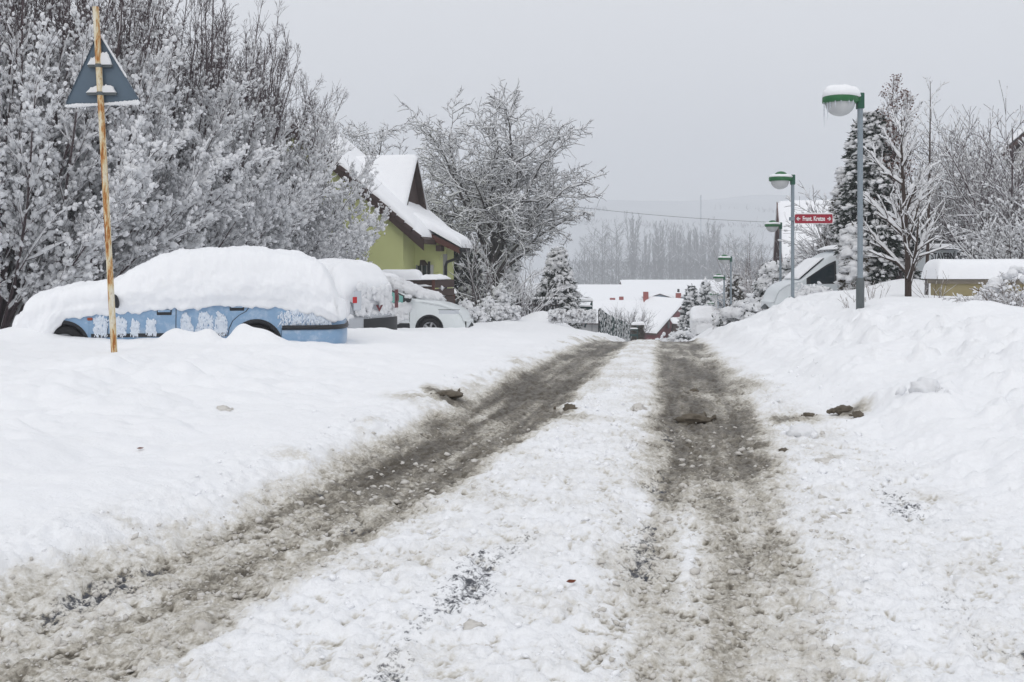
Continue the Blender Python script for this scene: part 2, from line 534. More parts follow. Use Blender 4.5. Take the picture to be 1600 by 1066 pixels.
def prof(y):
    y = np.asarray(y, float)
    z = np.where(y < 10, 0, np.where(y < 28, -.00245 * (y - 10) ** 2, -.7938 - .0882 * (y - 28)))
    # levels out in the valley, rises into the far hills
    z = np.maximum(z, -8.2) - .35 * np.exp(-np.abs(z + 8.2) / .5) * 0
    return z


MOUNDS = []   # (x, y, height, rx, ry)


def mound(px, py, d, h, rx, ry): p = W(px, py, d); MOUNDS.append((p[0], d, h, rx, ry))


mound(270, 520, 13.1, .17, .16, .22); mound(296, 520, 13.1, .13, .16, .22); mound(327, 516, 13.1, .18, .15, .22)
mound(376, 510, 13.1, .22, .15, .22); mound(404, 520, 13.1, .14, .20, .22); mound(430, 520, 13.1, .08, .2, .2)
mound(225, 530, 12.8, .05, .25, .25)
mound(20, 500, 13.9, .16, .6, .5)
mound(1415, 440, 26, .50, 1.3, 1.4); mound(1290, 470, 22.5, .06, 1.1, 1.2)
mound(1480, 500, 12.5, .16, 1.4, 1.0); mound(1590, 560, 10.0, .22, .7, .8); mound(1450, 640, 7.6, .10, .45, .35)
mound(1240, 520, 20, .15, 1.0, 1.5); mound(1560, 620, 8.2, .13, .6, .5); mound(1350, 600, 10.5, .1, .8, .9)
mound(1108, 520, 59.6, .55, 1.5, .9); mound(852, 500, 38, .55, .85, .7)
mound(120, 600, 8.5, .07, 1.2, .7); mound(420, 560, 11.5, .08, 1.2, .6); mound(640, 560, 13.5, .08, .9, .8)


def ground(x, y, fine=True):
    """height of the snow surface, and how dirty it is, with shade added in the hollows"""
    x = np.asarray(x, float); y = np.asarray(y, float)
    l, r = rutL(y), rutR(y); c = (l + r) / 2
    z = prof(y)
    s = x - c
    wob = fbm(x * .7, y * .5, 3, 5) * .25
    el = l - .52 + wob * .6; er = r + np.interp(y, [0, 5, 9, 14, 24, 40], [1.75, 1.55, 1.05, .8, .7, .7]) + wob * .7   # edges of the ploughed strip
    hl = np.interp(y, [-10, 3, 8, 12.5, 18, 25, 30, 36, 45, 60, 90, 110], [.2, .22, .28, .27, .23, .26, .5, .9, .85, 1.0, 1.0, .4])
    hr = np.interp(y, [-10, 3, 6, 10, 16, 26, 35, 47, 60, 90, 110], [.25, .3, .45, .62, .82, 1.15, 1.2, 1.1, 1.0, 1.0, .4])
    dl = el - x; dr = x - er
    bl = hl * (.38 * sstep(-.05, .45, dl) + .62 * sstep(.2, 4.2, dl))
    br = hr * (.28 * sstep(-.05, .5, dr) + .72 * sstep(.3, 2.9, dr))
    z = z + bl + br
    off = np.maximum(sstep(.0, .8, dl), sstep(0., .8, dr))          # 1 well off the road
    ridge = np.exp(-((dl - 3.0 - wob * 2) / 1.6) ** 2) * sstep(14, 9, y) + .35 * sstep(0, 1, dl)
    z = z + off * (fbm(x * .35, y * .35, 3, 21) * .10 + fbm(x * 1.6, y * 1.6, 3, 22) * .025) + .19 * ridge * np.abs(fbm(x * 1.3 + 5, y * 1.3, 4, 23, .55))
    for mx, my, h, rx, ry in MOUNDS:
        dx = (x - mx) / rx; dy = (y - my) / ry; q = dx * dx + dy * dy
        near = q < 9
        if near.any(): z = z + np.where(near, h * np.exp(-q), 0)
    far = sstep(110, 190, y)
    if not fine: return z
    # ruts
    wn = fbm(x * 2.2, y * 1.2, 3, 31) * .10
    ul = np.abs(x - l + wn * .6); ur = np.abs(x - r + wn * .6)
    hw = .10 * fbm(x * 5, y * 4, 3, 33); hwl = hw + np.interp(y, [0, 4, 8, 14, 30], [.46, .47, .47, .44, .42]); hw = hw + np.interp(y, [0, 3, 5, 8, 11, 30], [.32, .34, .38, .43, .45, .44]); sf = np.interp(y, [0, 4, 9, 20], [.22, .22, .19, .16])
    ml = sstep(hwl + sf, hwl - sf, ul); mr = sstep(hw + sf, hw - sf, ur)
    m = np.maximum(ml, mr)
    patch = fbm(x * 1.3, y * .55, 3, 41)
    dens = np.interp(y, [0, 2.6, 3.5, 5, 6.3, 8, 11, 26], [.31, .37, .45, .56, .66, .72, .77, .79])
    streak = fbm((x - np.where(x < c, l, r)) * 9, y * .55, 3, 43)
    mud_shade = m * dens * (1 + .45 * patch + .55 * streak + .34 * fbm(x * 4.5, y * 2.2, 3, 47))
    # a clean thin ridge left between two tyre lines
    rid = np.exp(-((x - r + .10) / .045) ** 2) * sstep(3.6, 4.2, y) * sstep(7.0, 5.6, y)
    mud_shade = mud_shade * (1 - .5 * rid)
    # between the ruts and beside them: lightly soiled
    road = sstep(-.1, .25, x - el) * sstep(-.1, .3, er - x)
    mid = sstep(0, .2, x - l) * sstep(0, .2, r - x)
    spat = fbm(x * 3.1, y * 3.1, 3, 51)
    mud_shade = np.maximum(mud_shade, road * np.clip(.10 + .16 * spat, 0, .5) * np.interp(y, [2, 6, 14, 24], [.8, .85, 1.2, 2.2]))
    mud_shade = np.maximum(mud_shade, road * sstep(21, 26, y) * .55)
    # dirty crumbs thrown on to the left of the left rut
    fl = np.exp(-((x - l + .62) / .22) ** 2) * sstep(.1, .6, spat + .1) * .30 * np.interp(y, [4, 8, 20], [.6, 1, 1.2])
    mud_shade = np.maximum(mud_shade, fl)
    for px, py, rx, ry, a in ((690, 634, .42, .5, .95), (1085, 648, .25, .2, .5), (1240, 662, .40, .3, .8), (1290, 722, .25, .22, .65), (850, 646, .45, .4, .85), (1140, 600, .35, .8, .7), (830, 598, .3, .9, .7), (1330, 658, .14, .2, .8), (770, 640, .5, .6, .5), (1060, 615, .25, .5, .5)):
        d = F * CAMZ / (py - HOR); mx = (px - 800) / F * d
        q = ((x - mx) / rx) ** 2 + ((y - d) / ry) ** 2
        mud_shade = np.maximum(mud_shade, a * np.exp(-q * 1.2) * sstep(-.35, .25, spat + .25 * np.exp(-q)))
    lump = np.abs(fbm(x * 11, y * 11, 4, 71, .62)); lump2 = fbm(x * 17, y * 17, 3, 81, .6)
    # bare asphalt
    an = fbm(x * 2.4, y * 1.1, 3, 61)
    tl = np.exp(-(np.minimum(np.abs(x - l + .27), np.abs(x - l - .24)) / .10) ** 2)
    tr = np.exp(-(np.minimum(np.abs(x - r + .30), np.abs(x - r - .24)) / .11) ** 2)
    asph = np.maximum(tl * sstep(-.1, .7, an), tr * sstep(-.35, .5, an)) * sstep(9.5, 6.5, y) * (.45 + .55 * sstep(.3, .05, lump)) * .85
    asph = np.maximum(asph, .5 * np.maximum(tl, tr) * sstep(8, 12, y) * sstep(.0, .6, an))
    t2 = np.exp(-((x - r - .98) / .16) ** 2) * sstep(2.5, 3.4, y) * sstep(6.2, 5.0, y) * sstep(.0, .5, an + .1) * .55
    t3 = np.exp(-((x - r + .93) / .16) ** 2) * sstep(5.2, 4.3, y) * sstep(.0, .5, an + .1) * .6
    asph = np.maximum(asph, np.maximum(t2, t3))
    # relief
    cav = sstep(.13, .0, lump) * sstep(.25, -.45, lump2)
    mud_shade = mud_shade + (road * .42 + .30 * m) * cav * np.interp(y, [2, 6, 12], [1, .9, .4])  # hollows: beige dirt plus crevice shade put into the colour for contrast
    soft = np.maximum(road, sstep(.9, .0, dl) * sstep(-.6, 0, dl)) ; soft = np.maximum(soft, .55 * sstep(1.1, .0, dr) * sstep(-.6, 0, dr))
    z = z - .055 * m + soft * (1 - .3 * m) * (lump * .058 + lump2 * .021) + soft * m * lump2 * .016
    z = z + .008 * rid - .02 * asph
    berm = np.exp(-((dl - .12) / .25) ** 2) * (.05 + .05 * fbm(x * 2.5, y * 2.5, 3, 91)) + np.exp(-((dr - .15) / .35) ** 2) * (.04 + .06 * fbm(x * 2.2, y * 2.2, 3, 92))
    z = z + berm * sstep(40, 25, y)
    clump = (np.maximum(0, fbm(x * 1.7, y * 1.7, 4, 95, .6) - .10) * .42 + np.abs(fbm(x * 3.1, y * 3.1, 4, 96, .6)) * .10) * np.exp(-((dr - 1.3) / 1.1) ** 2) * sstep(34, 14, y)
    z = z + clump
    z = z + off * fbm(x * 9, y * 9, 3, 99, .6) * .006
    # far land
    hill = sstep(560, 1250, y) * 92 * (1 + .14 * fbm(x * .004, y * .004, 3, 7)) + sstep(240, 400, y) * 1.0
    z = z + hill
    return z, np.clip(mud_shade, 0, 1) * (1 - far), np.clip(asph, 0, 1) * (1 - far), road


def gz(x, y): return float(ground(np.array([float(x)]), np.array([float(y)]), False)[0])


def build_ground():
    ds = [-6.0]
    while ds[-1] < 1.6: ds.append(ds[-1] + .12)
    while ds[-1] < 1480:
        d = ds[-1]; ds.append(d + max(.010, d * (.0045 if d < 30 else .008)))
    ds = np.array(ds); nc = 860
    u = np.linspace(-1, 1, nc); u = .62 * u + .38 * u ** 5
    # x = centre line of the view + a fan of columns
    Y = np.repeat(ds[:, None], nc, 1)
    Xh = np.maximum(ds, 0) * .95 + 5.0
    X = u[None] * Xh[:, None]
    Z, mud_shade, asph, road = ground(X, Y)
    V = np.stack([X, Y, Z], -1).reshape(-1, 3)
    n = np.arange(len(ds) * nc).reshape(len(ds), nc)
    Q = np.stack([n[:-1, :-1], n[:-1, 1:], n[1:, 1:], n[1:, :-1]], -1)
    onroad = (road[:-1, :-1] > .45) & (Y[:-1, :-1] < 110)
    hill = Y[:-1, :-1] > 560
    for nm, mask in (('road', onroad), ('snow_ground', ~onroad & ~hill), ('hill', hill)):
        q = Q[mask]; used = np.unique(q); mp = np.full(len(V), -1); mp[used] = np.arange(len(used))
        me = mesh_np(nm, V[used], mp[q])
        for an, arr in (('mud_shade', mud_shade), ('asphalt', asph)):
            a = me.attributes.new(an, 'FLOAT', 'POINT'); a.data.foreach_set('value', arr.reshape(-1)[used].astype(np.float32))
        o = obj(nm, me, M['hillsnow' if nm == 'hill' else 'ground']); o['kind'] = 'structure'
    # the far hill country on either side
    return


build_ground()


def scatter_slush():
    """crumbs of slush lying on the road and along its edges"""
    rng = np.random.default_rng(5)
    N = 15000
    y = 2.2 + 9 * rng.random(N) ** 1.6
    l, r = rutL(y), rutR(y)
    which = rng.random(N)
    x = np.where(which < .36, l + rng.standard_normal(N) * .36, np.where(which < .72, r + rng.standard_normal(N) * .38, l - .8 + (r - l + 2.1) * rng.random(N)))
    z, mud_shade, asph, road = ground(x, y)
    size = (.005 + .014 * rng.random(N) ** 4) * np.clip(y / 5, .6, 1.3)
    for nm, sel, m in (('slush_crumbs', (mud_shade > .12) & (rng.random(N) < np.interp(y, [3, 4.5, 6, 9], [.9, .55, .16, .0])), 'slush'), ('snow_crumbs', (mud_shade <= .12) & (rng.random(N) < .4), 'snow')):
        g = Geo(); k = sel
        blobs(g, np.stack([x, y, z + size * .25], 1)[k], randdir(k.sum(), rng) * np.array([1, 1, .2]), size[k] * 1.35, size[k], size[k] * .8, .28, 0, rng)
        o = g.build(nm, M[m])
        tag(o, {'slush_crumbs': 'dirty crumbs of slush strewn along the wheel ruts', 'snow_crumbs': 'clean crumbs of snow strewn over the road'}[nm], 'slush', None, 'stuff')


M['slush'] = rough_mat('dirty_slush', (.42, .395, .35), (.78, .765, .74), 5, .7, .3)
M['clod'] = rough_mat('brown_clod', (.045, .037, .026), (.20, .17, .13), 22, .75, .4)
scatter_slush()

CL = [(1085, 650, .17, .065, 'clod', 'large flat brown clod of slush lying in the right wheel rut'),
      (890, 640, .075, .06, 'clod', 'brown clod beside the left rut in the middle of the road'),
      (1318, 655, .10, .06, 'clod', 'brown clod on the snow right of the road, the larger of a pair'),
      (1341, 667, .055, .05, 'clod', 'small brown clod just in front of a larger one right of the road'),
      (1448, 660, .15, .11, 'snow_tree', 'rounded lump of clean snow at the foot of the right bank'),
      (1253, 684, .12, .07, 'snow_tree', 'flat lump of clean snow between brown clods right of the road'),
      (998, 642, .07, .06, 'slush', 'pale grey lump of snow on the crown of the road'),
      (348, 656, .065, .045, 'slush', 'small soiled lump alone on the smooth left bank'),
      (316, 943, .04, .04, 'slush', 'rounded dirty lump in the foreground of the left rut'),
      (738, 990, .045, .035, 'slush', 'grey lump on a patch of bare road in the foreground'),
      (265, 877, .045, .025, 'slush', 'flat grey lump on the outer edge of the left rut'),
      (1225, 704, .045, .035, 'clod', 'small brown lump at the right edge of the right rut'),
      (1264, 660, .06, .04, 'clod', 'small brown crumb pile right of the road behind the snow lump'),
      (1085, 605, .07, .05, 'clod', 'dark lump in the right rut behind the large flat clod'),
      (700, 632, .16, .045, 'clod', 'ragged brown heap of slush at the left edge of the road'),
      (1290, 722, .11, .03, 'slush', 'ragged grey crumb heap on the snow nearest the right foreground')]
for px, py, a, h, mt, lb in CL:
    a *= .8; h *= .75
    d = F * CAMZ / (py - HOR)
    if px > 1400 or px < 600: d *= .95
    x = (px - 800) / F * d
    zz = ground(np.array([x]), np.array([d]))[0][0]
    rng = np.random.default_rng(int(px + py))
    v, f = ICO[2]
    g = Geo(); n = 1 + .38 * fbm(v[:, 0] * 2.4 + px, v[:, 1] * 2.4 + v[:, 2] * 3, 3, 3, .7) + .09 * rng.standard_normal(len(v))
    g.add(v * n[:, None] * np.array([a, a * .75, h]), None, f)
    for k in range(9):
        blobs(g, np.array([[rng.normal() * a * .7, rng.normal() * a * .5, -.1 * h]]), randdir(1, rng), [a * .28 * (.5 + rng.random())], [a * .2], [h * .4], .2, 1, rng)
    o = g.build('slush_clod', M[mt]); o.location = (float(x), float(d), float(zz + h * .22))
    tag(o, lb, 'slush clod', 'clods of slush lying by the road')

# a fallen leaf
for px, py, s, lb in ((892, 921, .022, 'curled rust red leaf fallen on the white snow of the road'), (219, 719, .022, 'tiny brown leaf lying alone on the left snow field')):
    d = F * CAMZ / (py - HOR) * (.95 if px < 500 else 1); x = (px - 800) / F * d
    zz = ground(np.array([x]), np.array([d]))[0][0]
    a = np.linspace(-1, 1, 9); b = np.linspace(-1, 1, 7); A, B = np.meshgrid(a, b, indexing='ij')
    wdt = (1 - np.abs(A) ** 1.6) * .55 + .03
    G = np.stack([A, B * wdt, .25 * A ** 2 + .55 * (B * wdt) ** 2], -1) * s
    o = Geo().grid(G).build('leaf', M['leafred']); o.location = (float(x), float(d), float(zz + .012)); o.rotation_euler = (.25, 0, .5)
    tag(o, lb, 'leaf')
#PART2
# ------------------------------------------------------------------ camera, sky, air
cam = bpy.data.cameras.new('camera'); co = bpy.data.objects.new('camera', cam); COL.objects.link(co)
co.location = (0, 0, CAMZ); co.rotation_euler = (PI / 2, 0, 0)
cam.sensor_width = 36; cam.lens = 36 * F / 1600; cam.shift_y = (HOR - 533) / 1600.0
cam.clip_start = .05; cam.clip_end = 6000
SC.camera = co

wd = bpy.data.worlds.new('World'); SC.world = wd; wd.use_nodes = True
nt = wd.node_tree; bg = nt.nodes['Background']
sky = nt.nodes.new('ShaderNodeTexSky'); sky.sky_type = 'NISHITA'; sky.sun_disc = False
SUN_EL, SUN_ROT = math.radians(40), math.radians(200)
sky.sun_elevation = SUN_EL; sky.sun_rotation = SUN_ROT; sky.air_density = 1.0; sky.dust_density = 6; sky.ozone_density = 2
hs = nt.nodes.new('ShaderNodeHueSaturation'); hs.inputs['Saturation'].default_value = .25
nt.links.new(sky.outputs[0], hs.inputs['Color'])
flat = nt.nodes.new('ShaderNodeMix'); flat.data_type = 'RGBA'; flat.inputs[0].default_value = .86
nt.links.new(hs.outputs[0], flat.inputs[6]); flat.inputs[7].default_value = (8.95, 9.07, 9.45, 1)
# overcast: brighter towards the zenith
tc = nt.nodes.new('ShaderNodeTexCoord'); sx = nt.nodes.new('ShaderNodeSeparateXYZ'); nt.links.new(tc.outputs['Generated'], sx.inputs[0])
mr = nt.nodes.new('ShaderNodeMapRange'); mr.inputs['From Min'].default_value = 0; mr.inputs['From Max'].default_value = 1
mr.inputs['To Min'].default_value = .88; mr.inputs['To Max'].default_value = 1.20
nt.links.new(sx.outputs[2], mr.inputs[0])
ml = nt.nodes.new('ShaderNodeMix'); ml.data_type = 'RGBA'; ml.blend_type = 'MULTIPLY'; ml.inputs[0].default_value = 1
nt.links.new(flat.outputs[2], ml.inputs[6]); nt.links.new(mr.outputs[0], ml.inputs[7])
nt.links.new(ml.outputs[2], bg.inputs[0]); bg.inputs[1].default_value = .10

sl = bpy.data.lights.new('sun', 'SUN'); sl.energy = .40; sl.angle = math.radians(30); sl.color = (1, .97, .93)
so = bpy.data.objects.new('sun', sl); COL.objects.link(so)
# Nishita: rotation is measured from +Y towards +X
sd = Vector((math.sin(SUN_ROT) * math.cos(SUN_EL), math.cos(SUN_ROT) * math.cos(SUN_EL), math.sin(SUN_EL)))
so.rotation_euler = sd.to_track_quat('Z', 'Y').to_euler(); so.location = (0, 0, 60)

SC.view_settings.view_transform = 'Standard'; SC.view_settings.look = 'None'; SC.view_settings.exposure = 0; SC.view_settings.gamma = 1
SC.render.engine = 'CYCLES'
SC.cycles.max_bounces = 12; SC.cycles.diffuse_bounces = 9; SC.cycles.glossy_bounces = 3; SC.cycles.transmission_bounces = 4
SC.cycles.volume_bounces = 1; SC.cycles.use_denoising = True; SC.cycles.sample_clamp_indirect = 4

HAZE = .0013
hz = Geo().box((0, 760, 75), (3600, 1700, 210)).mesh('haze', False)
hm = bpy.data.materials.new('haze'); hm.use_nodes = True; t = hm.node_tree
for n in list(t.nodes):
    if n.type == 'BSDF_PRINCIPLED': t.nodes.remove(n)
pv = t.nodes.new('ShaderNodeVolumePrincipled'); pv.inputs['Density'].default_value = HAZE; pv.inputs['Color'].default_value = (.93, .96, 1, 1); pv.inputs['Anisotropy'].default_value = .25
t.links.new(pv.outputs[0], t.nodes['Material Output'].inputs['Volume'])
ho = obj('haze', hz, hm); tag(ho, 'pale winter mist over the whole valley', 'haze', None, 'stuff')

# ------------------------------------------------------------------ deciduous trees
def finish_tree(name, label, cat, loc, group, thick, thin, snow, bark, rz=0, snowmat='snow_tree', scale=1, barkthin=None):
    root = thing(name, label, cat, loc, rz, group, scale)
    g = Geo()
    for P, R, S in thick:
        V, Q = tubes(P, R, S); g.add(V, Q)
    g.build('trunk', M[bark], root)
    if thin:
        g = Geo()
        for P, R, S in thin:
            V, Q = tubes(P, R, S); g.add(V, Q)
        g.build('branches', M[barkthin or bark], root)
    if snow is not None: snow.build('snow', M[snowmat], root)
    return root


def upright_tree(seed, h=8.4, nst=26, wide=.92, tops=.50):
    """a flame-shaped tree: stems fan out from one stool, loaded with clumps of snow lower down"""
    rng = np.random.default_rng(seed)
    az = np.arange(nst) * 2.39996 + seed; u = (np.arange(nst) + .2) / nst
    sp = wide * u ** .8 * (.85 + .3 * rng.random(nst)); L = h * (1 - .50 * u) * (.86 + .2 * rng.random(nst))
    d = np.stack([np.sin(sp) * np.cos(az), np.sin(sp) * np.sin(az), np.cos(sp)], 1)
    z0 = .5 * u * rng.random(nst)
    p = np.stack([.22 * np.cos(az) * u, .22 * np.sin(az) * u, z0 - .3], 1); out = [p]
    for k in range(8):
        d = nrm(d + .035 * rng.standard_normal((nst, 3)) + np.array([0, 0, .035])); p = p + d * (L / 8)[:, None]; out.append(p)
    P0 = np.stack(out, 1); R0 = (.055 - .028 * u)[:, None] * np.linspace(1, .12, 9)[None]
    Pc, Rc = stems(15, h * 1.04, .30, .25, .05, 9, .05, .03, .22, .12, rng, seed + 1)
    P0 = np.concatenate([P0, Pc]); R0 = np.concatenate([R0, Rc])
    P1, R1 = grow(P0, R0, 17, .10, .98, .38, 1.25, .035, .05, 5, .5, .3, tfall=.55, rmin=.007, rng=rng, absl=True)
    P2, R2 = grow(P1, R1, 6, .15, 1., .46, .52, .04, .08, 4, .60, .4, tfall=.4, rmin=.005, rng=rng)
    P3, R3 = grow(P2, R2, 3, .2, 1., .50, .60, .03, .09, 3, .70, .5, tfall=.3, rmin=.0045, rng=rng)
    s = Geo()
    for P, R, per, sz, lev in ((P0, R0, 4, 1.1, 1), (P1, R1, 5, 1.1, 1), (P2, R2, 4, 1.0, 1), (P3, R3, 2, .85, 0)):
        N, K = P.shape[:2]
        t = rng.random((N, per)) * .8 + .2; tt = t * (K - 1.001); i = tt.astype(int); f = (tt - i)[..., None]
        ar = np.arange(N)[:, None]
        C = P[ar, i] * (1 - f) + P[ar, i + 1] * f; D = P[ar, i + 1] - P[ar, i]
        C = C.reshape(-1, 3); D = nrm(D.reshape(-1, 3))
        zz = C[:, 2] / h; rr = np.hypot(C[:, 0], C[:, 1])
        pr = .66 * (1 - .93 * sstep(tops - .14, tops + .26, zz - .05 * (rr - 1) + .05 * rng.standard_normal(len(zz))))
        k = rng.random(len(C)) < pr
        C = C[k]; D = D[k]; n = len(C)
        big = sz * (.5 + 1.0 * rng.random(n) ** 1.8) * (1.15 - .4 * sstep(.2, .8, zz[k]))
        C = C + .02 * rng.standard_normal((n, 3)); C[:, 2] += .025 * big
        blobs(s, C, D + .4 * rng.standard_normal((n, 3)), .053 * big, .035 * big, .038 * big, .26, lev, rng)
    lo = P1[:, 0, 2] < h * .6; lo2 = P2[:, 0, 2] < h * .62
    snow_on(s, P0, R0, .03, 12, 5, .9, rng); snow_on(s, P1[lo], R1[lo], .048, 8, 5, .92, rng); snow_on(s, P2[lo2], R2[lo2], .036, 5, 5, .8, rng, .45)
    return [(P0, R0, 6), (P1, R1, 4)], [(P2, R2, 3), (P3, R3, 3)], s


TH = []
for i in range(3):
    a, b, s = upright_tree(100 + i, 8.7 + .25 * i, 22, .88 + .05 * i)
    TH.append(finish_tree('thicket_tree', 'x', 'tree', (0, -200, 0), 'snow-laden trees of the thicket', a, b, s, 'bark'))
used = [False] * 3
spots = []
lab_front = ['snow-laden upright tree at the left picture edge behind the hood of the blue car',
             'snow-laden upright tree directly behind the triangular road sign',
             'snow-laden upright tree just right of the triangular road sign',
             'snow-laden upright tree behind the windscreen slope of the blue car',
             'snow-laden upright tree behind the middle of the blue car roof',
             'snow-laden upright tree behind the rear door of the blue car',
             'snow-laden upright tree above the tail of the blue car',
             'snow-laden upright tree second before the green house',
             'snow-laden upright tree whose twigs touch the green house wall']
n = 9
for i in range(n):
    t = i / (n - 1.0)
    y = 18.6 + t * 14.2; x = -9.9 + t * 3.1
    spots.append((x + RNG.normal() * .25, y + RNG.normal() * .3, [1.0, .98, 1.0, 1.0, .98, .97, .95, .88, .74][i], lab_front[i]))
back = 'tall snow-laden upright tree hidden within the thicket behind the parked cars'
for i in range(7):
    t = i / 6.0
    spots.append((-13.0 + t * 4.0 + RNG.normal() * .4, 20.0 + t * 14.5 + RNG.normal() * .4, 1.04 + .06 * RNG.random() - .12 * t ** 3, back))
for x, y in ((-12.6, 18.4), (-15.0, 19.5), (-15.6, 23.5)): spots.append((x, y, 1.05, back))
for j, (x, y, sc, lb) in enumerate(spots):
    if j == 8: x, y = -7.15, 31.6
    k = j % 3; z = gz(x, y) - .05
    if not used[k]:
        o = TH[k]; used[k] = True; o.location = (x, y, z); o.rotation_euler = (0, 0, j * 1.9); o.scale = (sc,) * 3; o['label'] = lb
    else: dup(TH[k], (x, y, z), j * 1.9, lb, None, sc)


def walnut(seed, h, r, lean=(0, 0)):
    rng = np.random.default_rng(seed)
    K = 6
    tr = np.array([[[0, 0, -.3], [.02, .03, .6], [.06, .0, 1.2], [.05, .05, 1.8], [.1, .0, 2.4], [.1, 0, 2.9]]]) * np.array([1, 1, h / 9.6])
    Rt = np.array([[.32, .26, .24, .22, .20, .16]])
    nl = 19; P1 = []; R1 = []
    for i in range(nl):
        el = math.asin(np.clip(-.30 + 1.27 * (i + .5) / nl, -1, 1)); az = i * 2.39996 + rng.normal() * .2
        dv = np.array([math.cos(el) * math.cos(az), math.cos(el) * math.sin(az), math.sin(el)])
        e_ = np.array([0, 0, h * .56]) + dv * np.array([r, r, h * .44]) * rng.uniform(.80, .98)
        st = h * (.17 + .12 * (i + .5) / nl + .03 * rng.random()); s_ = np.array([.08 * st / 3, 0, st])
        c_ = s_ + (e_ - s_) * .45 + np.array([0, 0, h * .07 * (1 if el < .6 else 0)])
        t = np.linspace(0, 1, 10)[:, None]; q = s_ * (1 - t) ** 2 + 2 * c_ * t * (1 - t) + e_ * t ** 2
        wv = np.cumsum(rng.standard_normal((10, 3)) * .10, 0) * np.sin(np.linspace(0, PI, 10))[:, None] ** .5
        P1.append(q + wv); R1.append(np.linspace(1, .16, 10) * rng.uniform(.08, .13))
    P1 = np.array(P1); R1 = np.array(R1)
    P2, R2 = grow(P1, R1, 12, .22, .98, .80, .34, .015, .20, 7, .58, .28, tfall=.35, rng=rng)
    P3, R3 = grow(P2, R2, 9, .12, 1., .80, .46, .015, .24, 6, .6, .4, tfall=.4, rmin=.012, rng=rng)
    P4, R4 = grow(P3, R3, 5, .15, 1., .8, .56, .05, .26, 4, .7, .55, tfall=.3, rmin=.010, rng=rng)
    # bring the crown to the height and spread it has
    A = np.concatenate([P3.reshape(-1, 3), P4.reshape(-1, 3)]); zt = np.percentile(A[:, 2], 99.7); fz = h / zt
    cx, cy = A[:, 0].mean(), A[:, 1].mean(); fx = 2 * r / (np.percentile(A[:, 0], 99.3) - np.percentile(A[:, 0], .7))
    def fit(P):
        P = P.copy(); w = np.clip((P[..., 2] - 1.5) / 3, 0, 1); P[..., 0] = (P[..., 0] - cx * w) * (1 + (fx - 1) * w); P[..., 1] = (P[..., 1] - cy * w) * (1 + (fx - 1) * w); P[..., 2] *= fz; return P
    P1, P2, P3, P4, tr = [fit(q) for q in (P1, P2, P3, P4, tr)]
    s = Geo()
    snow_on(s, P1, R1, .075, 16, 6, 1, rng); snow_on(s, P2, R2, .05, 12, 5, 1, rng); snow_on(s, P3, R3, .046, 8, 4, .95, rng); snow_on(s, P4, R4, .034, 5, 4, .8, rng)
    return [(tr, Rt, 10), (P1, R1, 7), (P2, R2, 5)], [(P3, R3, 4), (P4, R4, 3)], s


p = W(773, 500, 47); a, b, s = walnut(8, 11.0, 4.15)
big = finish_tree('walnut_tree', 'big spreading bare tree, every branch edged with snow, right of the green house', 'tree', (p[0], 47, gz(p[0], 47)), None, a, b, s, 'bark_walnut')
a, b, s = walnut(31, 9.6, 3.6)
p = W(560, 400, 58)
finish_tree('bare_tree', 'bare tree rising behind the roof of the green house', 'tree', (p[0], 58, gz(p[0], 58) + 1.2), None, a, b, s, 'bark_walnut', .8, scale=1.12)


def shrub(seed, h, nst=14, spread=.75, r=.02, n1=7, n2=4, thick=.05, up=.03, l1=.42, l2=.5, blob=0, base=.15, wander=.07, K=6, cut=0, keep=.9, rmin=.004):
    rng = np.random.default_rng(seed)
    P0, R0 = stems(nst, h, spread, base, r, 7, up, wander, .35, .3, rng, seed)
    P1, R1 = grow(P0, R0, n1, .15, 1., .6, l1, up, .1, 5, .6, .4, tfall=.5, rmin=rmin, rng=rng)
    thick = thick * .55
    th = [(P0, R0, 5)]; thn = [(P1, R1, 3)]; s = Geo()
    snow_on(s, P0, R0, thick, 9, 5, keep, rng); snow_on(s, P1, R1, thick * .75, 6, 5, keep * .9, rng)
    if n2:
        P2, R2 = grow(P1, R1, n2, .15, 1., .6, l2, up, .12, 4, .7, .5, tfall=.4, rmin=rmin * .85, rng=rng); thn.append((P2, R2, 3))
        snow_on(s, P2, R2, thick * .6, 5, 4, keep * .7, rng)
        if blob:
            k = rng.random(len(P2)) < blob; C = P2[k, -1] * .6 + P2[k, 1] * .4; n = len(C); sz = (.6 + .9 * rng.random(n)) * thick * 1.1
            blobs(s, C + np.array([0, 0, .01]), P2[k, -1] - P2[k, 1], sz * 1.1, sz * .7, sz * .7, .22, 1, rng)
    return th, thn, s


def put_shrub(name, label, cat, px, py, d, pars, bark='bark', group=None, rz=0, dz=0, barkthin=None):
    p = W(px, py, d)
    a, b, s = shrub(**pars)
    z = gz(p[0], d) + dz
    return finish_tree(name, label, cat, (p[0], d, z), group, a, b, s, bark, rz, barkthin=barkthin)


